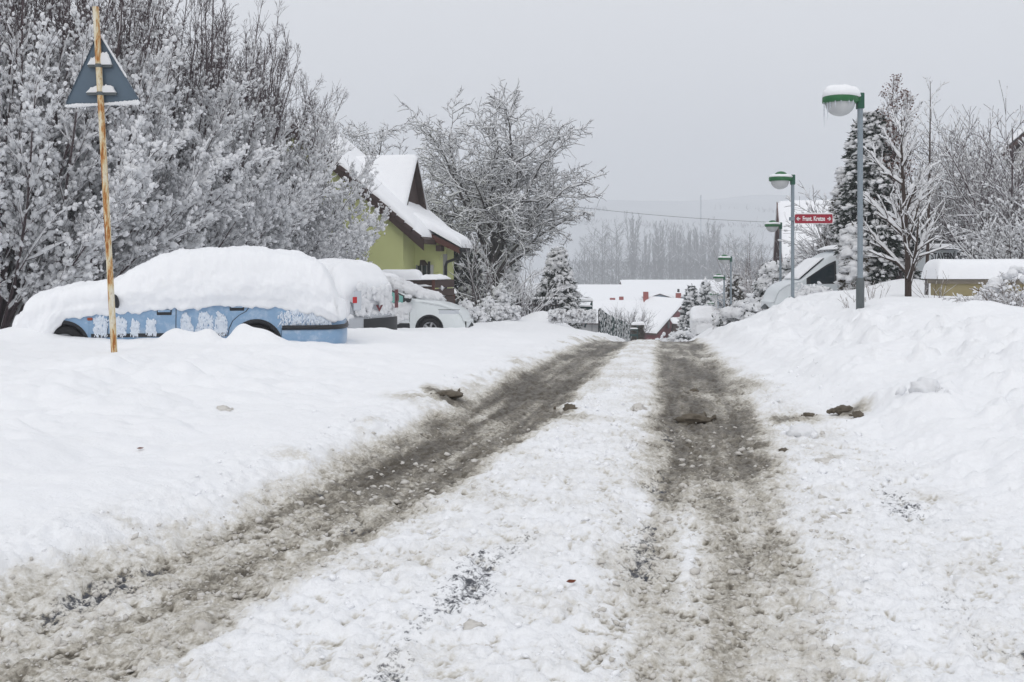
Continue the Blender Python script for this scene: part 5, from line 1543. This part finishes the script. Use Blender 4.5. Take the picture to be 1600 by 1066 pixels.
finish_tree('young_tree', 'young bare tree with snow-lined branches fanning from a short trunk on the right bank', 'tree', yt_p, None, [(P0, R0, 12), (P1, R1, 6)], [(P2, R2, 4), (P3, R3, 3)], s, 'bark_young')
# thin leader behind it
P0, R0 = stems(1, 5.2, .01, .01, .04, 10, .1, .012, 0, .12, np.random.default_rng(2))
P1, R1 = grow(P0, R0, 30, .25, .99, .75, .15, .12, .06, 5, .5, .3, tfall=.62, rng=rng)
P2, R2 = grow(P1, R1, 4, .2, 1., .6, .45, .05, .1, 4, .6, .5, rng=rng)
s = Geo(); snow_on(s, P1, R1, .026, 8, 5, .9, rng); snow_on(s, P2, R2, .016, 5, 4, .6, rng)
finish_tree('slender_tree', 'slender bare tree with a thin straight leader behind the young tree', 'tree', at_ground(1447, 22.5), None, [(P0, R0, 8), (P1, R1, 4)], [(P2, R2, 3)], s, 'bark_young')
# rusty-leaved columnar tree
rt = at_ground(1402, 27.5)
P0, R0 = stems(6, 6.5, .07, .08, .035, 9, .06, .02, .22, .15, np.random.default_rng(6))
P1, R1 = grow(P0, R0, 20, .12, .98, .5, .13, .12, .07, 5, .5, .35, tfall=.5, rng=rng); P2, R2 = grow(P1, R1, 5, .2, 1., .6, .5, .03, .1, 4, .7, .5, rng=rng)
s = Geo(); snow_on(s, P1, R1, .05, 6, 5, .8, rng)
k = rng.random(len(P2)) < .5; blobs(s, P2[k, 2], P2[k, 3] - P2[k, 1], np.full(k.sum(), .06), np.full(k.sum(), .035), None, .25, 1, rng)
ct = finish_tree('columnar_tree', 'columnar tree keeping rusty brown leaves, its tip the highest right of the lamp', 'tree', rt, None, [(P0, R0, 6), (P1, R1, 3)], [(P2, R2, 3)], s, 'bark')
g = Geo(); C = P2[:, 1:].reshape(-1, 3); C = C[C[:, 2] > 1.8]; C = np.repeat(C, 2, 0) + .04 * rng.standard_normal((len(C) * 2, 3)); D = randdir(len(C), rng); leafquads(g, C, D, nrm(np.cross(D, randdir(len(C), rng))), .05 + .04 * rng.random(len(C)), .014 + .01 * rng.random(len(C))); g.build('leaves', M['rustleaf'], ct, False)
# dark snowy evergreens behind the first lamp
conifer('tall_evergreen', 'tall dark snow-patched evergreen immediately behind the nearest lamp pole', at_ground(1363, 28, -.15), 5.25, .86, 31, 5200, 'needle', .75, .068, .55, leaf=.18, belly=.3)
conifer('tall_evergreen', 'dark evergreen with the topmost tip right of the nearest lamp pole', at_ground(1378, 29, -.15), 5.35, .85, 32, 4200, 'needle', .70, .068, .6, leaf=.18, belly=.25)
conifer('brown_evergreen', 'brownish evergreen stub hanging over the van door beside the nearest lamp pole', at_ground(1338, 27.5, -.1), 2.0, .22, 33, 900, 'needle_brown', .55, .12, .45, leaf=.15, belly=.1)
put_shrub('arching_shrub', 'loose arching shrub full of snow left of the tall evergreen, behind the red street sign', 'shrub', 1332, 430, 35, dict(seed=41, h=4.5, nst=26, spread=.36, r=.03, n1=12, n2=7, rmin=.008, thick=.075, up=-.01, blob=.5), 'bark')
conifer('light_evergreen', 'paler snow-covered evergreen sloping down behind the right arrow of the street sign', at_ground(1325, 36, -.1), 5.2, 1.15, 34, 2600, 'needle_brown', .75, .11, .9, leaf=.18)
# big spreading shrubs above the wall
RS = [(1480, 35, 6.2, .42, 'big many-stemmed shrub with reddish twigs right of the slender tree', 51), (1562, 33, 5.9, .60, 'big vase-shaped shrub in the middle above the snow-topped wall', 52), (1592, 26.5, 5.1, .78, 'big spreading shrub at the right edge above the snow-topped wall', 53), (1650, 27.5, 5.2, .75, 'big spreading shrub cut by the right edge of the picture', 54)]
for px, d, h, sp, lb, sd in RS:
    put_shrub('big_shrub', lb, 'shrub', px, 430, d, dict(seed=sd, h=h, nst=20, spread=sp, r=.036, n1=14, n2=8, thick=.06, up=.035, blob=.25, l1=.36, rmin=.009), 'bark_young' if sd == 51 else 'bark')
put_shrub('twiggy_shrub', 'dense reddish twiggy shrub leaning over the right end of the snow-topped wall', 'shrub', 1585, 430, 23.5, dict(seed=55, h=2.6, nst=18, spread=.65, r=.018, n1=10, n2=5, thick=.05, up=.03, blob=.6), 'bark_young', dz=.1)
# clipped bush in front of the wall
put_shrub('clipped_bush', 'round bush of bare brown twigs packed with snow at the right edge below the wall', 'shrub', 1592, 518, 13.4, dict(seed=61, h=.72, nst=60, spread=1.0, r=.008, n1=9, n2=4, thick=.035, up=0, blob=.25, base=.22), 'bark_tan', dz=-.06)
p = at_ground(1592, 13.4, -.06)
g = Geo(); rng = np.random.default_rng(9); n = 22; az = rng.random(n) * 2 * PI; u = rng.random(n)
blobs(g, np.stack([.36 * np.cos(az) * np.sqrt(1 - u ** 2), .36 * np.sin(az) * np.sqrt(1 - u ** 2), .14 + .42 * u], 1), np.stack([np.cos(az), np.sin(az), 0 * az], 1), .06 + .05 * rng.random(n), .05 + .03 * rng.random(n), .04 + .02 * rng.random(n), .12, 2, rng)
g.build('snow_cushions', M['snow_tree'], bpy.data.objects['clipped_bush'])
for px, d, h, lb, sd in ((1362, 17.4, .75, 'few thin bare twigs sticking from the snow right of the nearest lamp foot', 71), (1338, 17.0, .5, 'thin bare twigs sticking from the snow left of the nearest lamp foot', 72), (1462, 18.5, .85, 'thin bare twigs sticking from the snow at the left end of the wall', 73)):
    put_shrub('bare_twigs', lb, 'shrub', px, 470, d, dict(seed=sd, h=h, nst=9, spread=.5, r=.006, n1=3, n2=0, thick=.012, up=.03), 'bark_tan')
# snow-cushioned bushes by the second and third lamp
snowy_bush('snow_cushion_bush', 'large evergreen bush buried in snow cushions directly behind the second lamp', at_ground(1255, 42, -.1), 3.1, 1.15, 81, 230, size=.25, dark=.9)
snowy_bush('snow_cushion_bush', 'evergreen bush buried in snow cushions left of the third lamp foot', at_ground(1207, 43, -.1), 2.55, .75, 82, 130, size=.24, dark=.9)
snowy_bush('snow_cushion_bush', 'low bush of snow cushions between the second lamp foot and the van', at_ground(1272, 27, -.1), .38, .5, 83, 50, size=.13, dark=.6)
snowy_bush('snow_cushion_bush', 'low snowy bush on the bank below the columnar evergreen', at_ground(1168, 36, -.1), .85, .95, 84, 66, size=.23, dark=.7)
snowy_bush('snow_cushion_bush', 'tiny snowy bush at the foot of the far bank beside the hooded car', at_ground(1140, 40, -.1), .5, .5, 85, 40, size=.15, dark=1)
conifer('columnar_evergreen', 'dark columnar evergreen behind the fourth and fifth lamps', at_ground(1148, 58, -.2), 3.4, .6, 91, 1100, 'needle_brown', .34, .12, .4, leaf=.16, belly=.1)
put_shrub('twiggy_shrub', 'tall brown twiggy shrub between the fourth lamp and the snow bushes', 'shrub', 1180, 460, 62, dict(seed=93, h=6.3, nst=26, spread=.55, r=.028, n1=10, n2=5, thick=.03, up=.03, blob=.05, keep=.6), 'bark_tan', barkthin='bark')
put_shrub('twiggy_shrub', 'paler twiggy shrub with snow tufts just right of the columnar evergreen', 'shrub', 1168, 465, 60.5, dict(seed=94, h=4.2, nst=22, spread=.75, r=.02, n1=9, n2=4, thick=.05, up=.02, blob=.5), 'bark_tan')
put_shrub('twiggy_shrub', 'twiggy shrub with bright snow tufts left of the third lamp', 'shrub', 1194, 462, 59.5, dict(seed=95, h=4.4, nst=18, spread=.7, r=.02, n1=9, n2=4, thick=.06, up=.02, blob=.6), 'bark_tan')

# house right of the road
q = W(1219, 313, 62)
rh = thing('house', 'house right of the road showing only a snow-covered roof and dark gable edge', 'house', (q[0], 62, 0), math.radians(-12))
zr = q[2]; ze = 1.6
g = Geo(); g.prism([(-6, ze - .2), (0, zr - .35), (0, zr - .15), (-6, ze)], 0, -.15, 12).prism([(0, zr - .35), (6, ze - .2), (6, ze), (0, zr - .15)], 0, -.15, 12)
rr = g.build('roof', M['tile'], rh, False)
g = Geo(); g.prism([(-5.4, -2.5), (5.4, -2.5), (5.4, ze + .1), (0, zr - .45), (-5.4, ze + .1)], 0, .25, 11.6); g.build('wall', M['redwall'], rh, False)
g = Geo(); snow_pad(g, (-.18, -6, ze), (12, -6, ze), (12, .1, zr - .12), (-.18, .1, zr - .12), .32, 40, 30, .02, .1, 14, 6); snow_pad(g, (-.18, 6, ze), (12, 6, ze), (12, -.1, zr - .12), (-.18, -.1, zr - .12), .32, 30, 20, .02, .1, 14, 7); g.build('roof_snow', M['snow'], rr)
Geo().prism([(-6.05, ze - .45), (0, zr - .55), (0, zr - .1), (-6.05, ze)], 0, -.22, -.155).build('barge_board', M['redbrown'], rr, False)
# a roof corner beyond the shrubs at the right edge
q = W(1566, 238, 44)
h3 = thing('house', 'house at the right edge whose white roof slope rises behind the big shrubs', 'house', (q[0], 44, 0), math.radians(-29))
z0, z1 = q[2], q[2] + 5.0
g = Geo(); g.prism([(0, z0 - .2), (5.4, z1 - .2), (5.4, z1), (0, z0)], 1, 0, 9).prism([(5.4, z1 - .2), (10.8, z0 - .2), (10.8, z0), (5.4, z1)], 1, 0, 9); rr = g.build('roof', M['tile'], h3, False)
g = Geo(); g.prism([(.5, -1.5), (10.3, -1.5), (10.3, z0 + .1), (5.4, z1 - .5), (.5, z0 + .1)], 1, .5, 8.6); g.build('wall', M['whitewall'], h3, False)
g = Geo(); snow_pad(g, (-.1, -.1, z0), (5.5, -.1, z1), (5.5, 9, z1), (-.1, 9, z0), .35, 30, 30, .02, .1, 14, 3); snow_pad(g, (10.9, -.1, z0), (5.3, -.1, z1), (5.3, 9, z1), (10.9, 9, z0), .35, 30, 30, .02, .1, 14, 4); g.build('roof_snow', M['snow'], rr)
# ------------------------------------------------------------------ the village in the dip
def gable_house(name, label, px, d, width, depth, eave, ridge, rz, wallm, gb, axis='x', chim=(), win=(), roofm='tile', cat='house', th=.32, over=.5, group=None):
    """ridge along local x (axis x) or local y; eave and ridge are world heights, the thing's base sits at gb"""
    x = (px - 800) / F * d
    o = thing(name, label, cat, (x, d, gb), rz, group)
    e, r = eave - gb, ridge - gb
    hw, hd = width / 2, depth / 2
    ax = 0 if axis == 'x' else 1
    half, ln = (hd, hw) if axis == 'x' else (hw, hd)
    w = Geo().prism([(-half, -1.0), (half, -1.0), (half, e), (0, r - .25), (-half, e)], ax, -ln, ln).build('wall', M[wallm], o, False)
    sl = (r - e) / half; ho = half + over
    g = Geo()
    g.prism([(-ho, e - over * sl - .15), (0, r - .15), (0, r), (-ho, e - over * sl)], ax, -ln - .4, ln + .4); g.prism([(0, r - .15), (ho, e - over * sl - .15), (ho, e - over * sl), (0, r)], ax, -ln - .4, ln + .4)
    rf = g.build('roof', M[roofm], o, False)
    g = Geo(); L = ln + .45
    for s in (-1, 1):
        c = [(-L, s * ho, e - over * sl), (L, s * ho, e - over * sl), (L, -s * .1, r), (-L, -s * .1, r)]
        if axis == 'y': c = [(b, a, z) for a, b, z in c]
        snow_pad(g, *c, th, 30, 16, .02, .12, 16, int(abs(px)))
    g.build('roof_snow', M['snow'], rf)
    for cx, cy, ch, cw, dark in chim:
        c = Geo().box((cx, cy, r + ch / 2 - .6), (cw, cw, ch + 1.2)).build('chimney', M['brickred'], rf, False)
        g = Geo(); snow_pad(g, (cx - cw / 2, cy - cw / 2, r + ch), (cx + cw / 2, cy - cw / 2, r + ch), (cx + cw / 2, cy + cw / 2, r + ch), (cx - cw / 2, cy + cw / 2, r + ch), .12, 12, 12, .03, .1, 4); g.build('snow', M['snow'], c)
        if dark: Geo().tube([(cx, cy, r + ch), (cx, cy, r + ch + .75)], .2, 8).build('cowl', M['black'], c)
    for wx, wy, wz, ww, wh in win:
        f = Geo().box((wx, wy, wz), (ww, .08, wh)).build('window', M['bluetrim'], o, False)
        Geo().box((wx, wy - .045, wz), (ww - .2, .02, wh - .2)).build('pane', M['glass_dark'], f, False)
    return o


# the red house with two chimneys, its near gable turned to the right
dH = 98.0
def HP(px, py, d=dH): return W(px, py, d)
gb = -6.1
ex = HP(1026, 521); rx_ = HP(1071, 470, dH + 0); rl_ = HP(1006, 462, dH + 4)
rh2 = thing('house', 'dark red boarded house with two brick chimneys and great snowy roof below the road', 'house', (ex[0], dH, gb))
E = ex - np.array([ex[0], dH, gb]) ; Rr = rx_ + np.array([0, 5.0, 0]) - np.array([ex[0], dH, gb]); Rr = np.array([HP(1071, 470, dH + 4.5)[0] - ex[0], 4.5, HP(1071, 470, dH + 4.5)[2] - gb])
# roof plane: near eave from (1003,520) to (1026,521), ridge from (1010,462) to (1071,470)
E0 = np.array([HP(1001, 520, dH + .6)[0] - ex[0], .6, HP(1001, 520)[2] - gb]); R0_ = np.array([HP(1008, 463, dH + 6)[0] - ex[0], 6.0, Rr[2] + .25])
E1 = E
Lf = np.array([HP(955, 478, dH + 5)[0] - ex[0], 5.0, HP(955, 478, dH + 5)[2] - gb])
thk = np.array([0, 0, .2])
g = Geo(); g.add(np.array([E0, E1, Rr, R0_, E0 - thk, E1 - thk, Rr - thk, R0_ - thk]), [[0, 1, 2, 3], [7, 6, 5, 4], [0, 4, 5, 1], [1, 5, 6, 2], [2, 6, 7, 3], [3, 7, 4, 0]])
far_e = Rr + np.array([(Rr - E1)[0] * 1.0, (Rr - E1)[1], -(Rr - E1)[2]]); far_e0 = R0_ + np.array([(Rr - E1)[0], (Rr - E1)[1], -(Rr - E1)[2]])
g.add(np.array([far_e0, far_e, Rr, R0_, far_e0 - thk, far_e - thk, Rr - thk, R0_ - thk]), [[0, 1, 2, 3], [7, 6, 5, 4], [1, 5, 6, 2]])
rf = g.build('roof', M['tile'], rh2, False)
g = Geo(); snow_pad(g, E0, E1, Rr, R0_, .42, 40, 40, .01, .1, 14, 3); snow_pad(g, far_e0, far_e, Rr, R0_, .4, 30, 30, .01, .1, 14, 4)
snow_pad(g, E0 + np.array([-.4, .5, .1]), E0 + np.array([.1, .4, .1]), R0_, R0_ + np.array([-4.4, 1.5, -3.9]), .4, 30, 30, 0, .1, 12, 5); g.build('roof_snow', M['snow'], rf)
# gable wall under the verge, facing the road
gy = .25
inn = lambda v, dx=-.3, dz=-.25: v + np.array([dx, gy, dz])
g = Geo(); A_, B_, C2 = inn(E1, -.0, -.2), inn(Rr, -.25, -.35), inn(far_e, -.3, -.3)
base = lambda v: np.array([v[0], v[1], -1.0])
V = np.array([base(A_), base(B_), base(C2), A_, B_, C2]); g.add(V, [[0, 1, 4, 3], [1, 2, 5, 4]]); 
W0 = base(E0 + np.array([.1, .6, 0])); g.add(np.array([W0, base(A_), A_, [W0[0], W0[1], A_[2]]]), [[0, 1, 2, 3]])
g.build('wall', M['redwall'], rh2, False)
e_ = (A_ + (B_ - A_) * .62); q_ = HP(1046, 500) - np.array([ex[0], dH, gb])
for px, py, wpx, hpx in ((1046, 508, 5, 15), (1052, 520, 4, 10)):
    t = (px - 1026) / 45.0; b_ = A_ + (B_ - A_) * t; zc = HP(px, py)[2] - gb
    dn = nrm(np.array([(B_ - A_)[0], (B_ - A_)[1], 0])); wv = wpx * dH / F * .9; hv = hpx * dH / F
    rzw = math.atan2(dn[1], dn[0]); c = np.array([b_[0], b_[1], zc]) + np.array([dn[1], -dn[0], 0]) * .03
    f = Geo().box(c, (wv, .08, hv), rzw).build('window', M['black'], rh2, False); Geo().box(c + np.array([dn[1], -dn[0], 0]) * .045, (wv * .6, .02, hv * .8), rzw).build('pane', M['glass_dark'], f, False)
for px, py0, py1, wd_, cowl in ((1009, 456, 472, 7.5, 0), (1060, 458, 470, 7.5, 1)):
    zt_, zb_ = HP(0, py0, dH + 5.5)[2] - gb, HP(0, py1, dH + 5.5)[2] - gb; cw = wd_ / F * (dH + 5.5); cx = HP(px, 0, dH + 5.5)[0] - ex[0]
    c = Geo().box((cx, 5.5, (zt_ + zb_) / 2 - .8), (cw, cw, zt_ - zb_ + 1.6)).build('chimney', M['brickred'], rf, False)
    if cowl: Geo().tube([(cx, 5.5, zt_), (cx, 5.5, zt_ + .42)], .12, 8).build('cowl', M['black'], c)
    g = Geo(); snow_pad(g, (cx - cw / 2, 5.5 - cw / 2, zt_), (cx + cw / 2, 5.5 - cw / 2, zt_), (cx + cw / 2, 5.5 + cw / 2, zt_), (cx - cw / 2, 5.5 + cw / 2, zt_), .10, 10, 10, .02, .1, 4); g.build('snow', M['snow'], c)
# lean-to porch with snow
c = HP(1064, 505, dH + 1) - np.array([ex[0], dH, gb])
g = Geo(); snow_pad(g, c + np.array([-.9, -.6, 0]), c + np.array([1.0, -.6, -.2]), c + np.array([1.0, 1.2, .3]), c + np.array([-.9, 1.2, .3]), .3, 20, 14, .02, .1, 8); g.build('porch_snow', M['snow'], rh2)
Geo().box(c + np.array([0.1, .5, -1.2]), (1.7, 1.2, 2.2)).build('porch', M['brownwood'], rh2, False)
snowy_bush('snow_cushion_bush', 'low snow-covered hedge clump before the red house wall', (HP(1040, 0, 92)[0], 92, gz(HP(1040, 0, 92)[0], 92)), .95, 1.5, 101, 60, size=.38, dark=.5)
# clipped hedge block and gate beside it
p = W(997, 528, 80)
o = thing('hedge', 'square clipped brown hedge block with a cap of snow beside the far gateway', 'hedge', (p[0], 80, p[2] - .2)); rng = np.random.default_rng(3); n = 2600
C = np.column_stack([rng.uniform(-.42, .42, n), rng.uniform(-.4, .4, n), rng.uniform(0, 1.25, n)]); D = nrm(randdir(n, rng) + np.array([0, 0, .9])); g = Geo(); leafquads(g, C, D, nrm(np.cross(D, randdir(n, rng))), np.full(n, .22), np.full(n, .02)); g.build('twigs', M['needle_brown'], o, False)
g = Geo(); snow_pad(g, (-.48, -.45, 1.25), (.48, -.45, 1.25), (.48, .45, 1.25), (-.48, .45, 1.25), .26, 20, 20, .03, .3, 6, 2, 2); g.build('snow_cap', M['snow'], o)
p = W(986, 530, 76)
o = thing('gate', 'low green metal gate under snow at the lower end of the wire fence', 'gate', (p[0], 76, p[2]))
Geo().box((.1, 0, .30), (.75, .05, .18)).box((.1, 0, .72), (.75, .05, .10)).build('bars', M['greenmesh'], o, False)
for x in (-.30, .5): Geo().box((x, 0, .5), (.07, .07, 1.1)).build('post', M['greenmesh'], o, False)
g = Geo(); snow_pad(g, (-.3, -.06, .78), (.5, -.06, .78), (.5, .06, .78), (-.3, .06, .78), .10, 20, 6, .02, .2, 6); g.build('snow', M['snow'], o)
put_shrub('twiggy_shrub', 'broad shrub of fine upright bare twigs in front of the far snowy roofs', 'shrub', 977, 515, 88, dict(seed=111, h=3.6, nst=60, spread=.42, r=.035, n1=8, n2=3, thick=.03, up=.04, base=1.6, keep=.4), 'bark', barkthin='bark_far')
conifer('spruce', 'bluish snowy spruce standing at the right side of the red house', at_ground(1080, 80), 4.6, 1.15, 121, 1800, 'needle_spruce', .5, .13, .8, leaf=.3, drop=-.2)
conifer('spruce', 'smaller hazy spruce just left of the sixth lamp', at_ground(1103, 90), 5.2, 1.1, 122, 1600, 'needle_spruce', .55, .14, .8, leaf=.3, drop=-.2)
snowy_bush('snow_cushion_bush', 'spreading snow-covered bush in front of the bluish spruce', at_ground(1068, 78), 1.2, 1.1, 123, 60, 'needle_spruce', size=.3, dark=.8)
# long low snowy roofs beyond
gable_house('long_building', 'long low building with a white roof and blue gable trim behind the red house', 1088, 175, 26, 16, -3.9, -.75, .03, 'whitewall', -8.3, 'x', win=[(-14, -8.1, 3.5, 2, 1.4), (-8, -8.1, 3.5, 2, 1.4), (10, -8.1, 3.5, 2, 1.4)], cat='building')
gable_house('long_building', 'long pale building whose snowy roof shows left of the two chimneys', 985, 168, 20, 14, -4.2, -1.5, -.05, 'greywall', -8.3, 'x', win=[(-6, -7.1, 3, 2, 1.2), (4, -7.1, 3, 2, 1.2)], cat='building')
gable_house('small_house', 'small house with blue-edged white gable at the right of the long roof', 1120, 150, 8, 12, -4.0, -1.9, .0, 'whitewall', -8.3, 'y', roofm='bluetrim', win=[(0, -6.1, 4.5, 2.2, 1.2)])
gable_house('small_house', 'small snow-roofed house low at the left by the wire fence', 945, 128, 9, 9, -5.2, -3.0, .1, 'greywall', -8.6, 'x', chim=[(1, 0, .5, .6, 0)])
gable_house('small_house', 'small house with brown gable peeping above the twiggy shrub', 960, 118, 6, 7, -5.4, -4.2, .2, 'redwall', -8.4, 'y')
gable_house('small_house', 'wide snow-roofed house left of the red house behind the fine twigs', 985, 112, 12, 9, -4.4, -2.4, -.08, 'greywall', -8.0, 'x', chim=[(-1.0, .5, .5, .5, 0)])
for px, d, wdt, lb in ((1026, 158, 7, 'left of two small hazy gables in the long white roof'), (1075, 156, 9, 'right of two small hazy gables in the long white roof')):
    gable_house('roof_gable_house', lb, px, d, wdt * .5, 6, -3.2, -2.6, 0, 'bluetrim', -8.3, 'y', over=.2)

# ------------------------------------------------------------------ hazy trees of the valley
def poplar(seed, h, r=1.6):
    rng = np.random.default_rng(seed)
    P0, R0 = stems(9, h, .085, .5, .30, 8, .05, .02, .2, .15, rng, seed)
    P1, R1 = grow(P0, R0, 28, .10, .98, .42, .15, .16, .05, 5, .45, .35, tfall=.6, rmin=.10, rng=rng); P2, R2 = grow(P1, R1, 5, .2, 1., .45, .5, .08, .08, 4, .7, .5, rmin=.065, rng=rng)
    return [(P0, R0, 5), (P1, R1, 3)], [(P2, R2, 3)]


def misty(seed, h):
    rng = np.random.default_rng(seed)
    P0, R0 = stems(1, h, .02, .1, .3, 8, .1, .03, 0, .12, rng); P1, R1 = grow(P0, R0, 24, .25, .98, .85, .34, .05, .08, 6, .5, .3, tfall=.65, rmin=.08, rng=rng); P2, R2 = grow(P1, R1, 8, .2, 1., .6, .5, .02, .1, 4, .6, .5, rmin=.05, rng=rng)
    s = Geo(); snow_on(s, P1, R1, .14, 6, 4, .6, rng)
    return [(P0, R0, 6), (P1, R1, 4)], [(P2, R2, 3)], s


a, b = poplar(201, 34); pop1 = finish_tree('poplar', 'x', 'tree', (0, -300, 0), 'hazy poplars beyond the village', a, b, None, 'bark_far')
a, b = poplar(202, 32); pop2 = finish_tree('poplar', 'x', 'tree', (0, -300, 0), 'hazy poplars beyond the village', a, b, None, 'bark_far')
a, b, s = misty(203, 22); mis = finish_tree('misty_tree', 'x', 'tree', (0, -300, 0), 'hazy round trees beyond the village', a, b, s, 'bark_far')
PO = [(988, 331, 'tallest and darkest poplar, leftmost of the hazy row'), (1010, 358, 'second poplar from the left in the hazy row'), (1034, 344, None), (1050, 349, None), (1059, 352, None), (1079, 350, 'hazy poplar with a thin pointed tip above the right chimney'), (1090, 356, None), (1113, 340, 'pale poplar at the right end of the hazy row'), (1120, 352, None), (1023, 362, None), (1070, 366, None), (1100, 362, None)]
first = [True, True, True]
for i, (px, py, lb) in enumerate(PO):
    d = 520 + (i * 37 % 60); x = (px - 800) / F * d; zt = CAMZ + (HOR - py) / F * d; zb = gz(x, d) - .5; k = i % 2; src = (pop1, pop2)[k]
    lb = lb or 'hazy poplar within the middle of the row beyond the village'
    sc = (zt - zb) / (34 if k == 0 else 32)
    if first[k]: first[k] = False; src.location = (x, d, zb); src.scale = (sc,) * 3; src['label'] = lb
    else: dup(src, (x, d, zb), i * 1.3, lb, None, sc)
MI = [(922, 385), (945, 372), (962, 350), (990, 372), (1005, 380), (1028, 378), (1045, 372), (1065, 380), (1095, 378), (1108, 365), (1138, 365), (1155, 385), (1172, 366), (1040, 395), (1078, 395), (915, 372), (928, 360), (940, 352), (956, 366), (968, 375), (1000, 400), (1052, 405), (1085, 408), (1130, 385), (1148, 372), (1165, 380), (1020, 410), (935, 400), (975, 405), (950, 410), (1110, 405), (905, 392), (1185, 385)]
for i, (px, py) in enumerate(MI):
    d = 430 + (i * 53 % 80); x = (px - 800) / F * d; zt = CAMZ + (HOR - py) / F * d; zb = gz(x, d) - .5; sc = (zt - zb) / 22
    lb = 'hazy bare tree left of the poplars' if px < 980 else ('hazy bare tree right of the poplars' if px > 1125 else 'low hazy bare tree at the foot of the poplars')
    if first[2]: first[2] = False; mis.location = (x, d, zb); mis.scale = (sc,) * 3; mis['label'] = lb
    else: dup(mis, (x, d, zb), i * 1.7, lb, None, sc)
# scrub at their feet and on the far hills, a mass nobody could count
rng = np.random.default_rng(301); n = 22000; g = Geo()
y_ = rng.uniform(400, 520, n); x = y_ * rng.uniform(.05, .27, n); z_ = ground(x, y_, False) + rng.random(n) ** 1.5 * 12
z_ = z_ - np.maximum(0, y_ * 0)
D = nrm(np.array([0, 0, 1.0]) + .55 * rng.standard_normal((n, 3))); leafquads(g, np.stack([x, y_, z_], 1), D, nrm(np.cross(D, randdir(n, rng))), 1.2 + 1.6 * rng.random(n), .05 + .04 * rng.random(n))
tag(g.build('scrub', M['bark_far'], None, False), 'hazy grey scrub at the foot of the poplars', 'scrub', None, 'stuff')
n = 9000; g = Geo(); y_ = rng.choice([720., 800., 905., 1010.], n) + 10 * rng.standard_normal(n); x = rng.uniform(-160, 560, n)
k = fbm(x * .012, y_ * .013, 3, 44) > -.02; x, y_ = x[k], y_[k]; n = len(x); y_ = y_ + 40 * fbm(x * .006, y_ * .001, 2, 45)
z_ = ground(x, y_)[0]; D = nrm(np.array([0, 0, 1.0]) + .5 * rng.standard_normal((n, 3))); leafquads(g, np.stack([x, y_, z_], 1), D, nrm(np.cross(D, randdir(n, rng))), 3 + 4 * rng.random(n), .25 + .2 * rng.random(n))
tag(g.build('far_wood', M['bark_far'], None, False), 'faint hedgerows and copses on the misty far hillside', 'wood', None, 'stuff')
# mast
p = W(1095, 305, 600); zb = gz(p[0], 600)
o = thing('radio_mast', 'faint thin lattice mast above the poplars', 'mast', (p[0], 600, zb)); H_ = p[2] - zb
g = Geo()
for a in range(3): g.tube([(.6 * math.cos(a * 2.1), .6 * math.sin(a * 2.1), 0), (.3 * math.cos(a * 2.1), .3 * math.sin(a * 2.1), H_)], .12, 4)
for k in range(24):
    z1_, z2_ = H_ * k / 24, H_ * (k + 1) / 24; a = k % 3
    g.tube([(.45 * math.cos(a * 2.1), .45 * math.sin(a * 2.1), z1_), (.45 * math.cos(a * 2.1 + 2.1), .45 * math.sin(a * 2.1 + 2.1), z2_)], .06, 4)
g.build('lattice', M['galv'], o)
# overhead wire
A_, B_ = W(880, 321, 60), W(1225, 348, 62)
pts = []
for t in np.linspace(0, 1, 24):
    q = A_ * (1 - t) + B_ * t; q[2] -= .16 * 4 * t * (1 - t); pts.append(q)
tag(Geo().tube(pts, .010, 5).build('overhead_wire', M['cable']), 'thin overhead wire crossing between the walnut tree and the right-hand house', 'wire')
for m_ in bpy.data.materials: m_.use_backface_culling = False
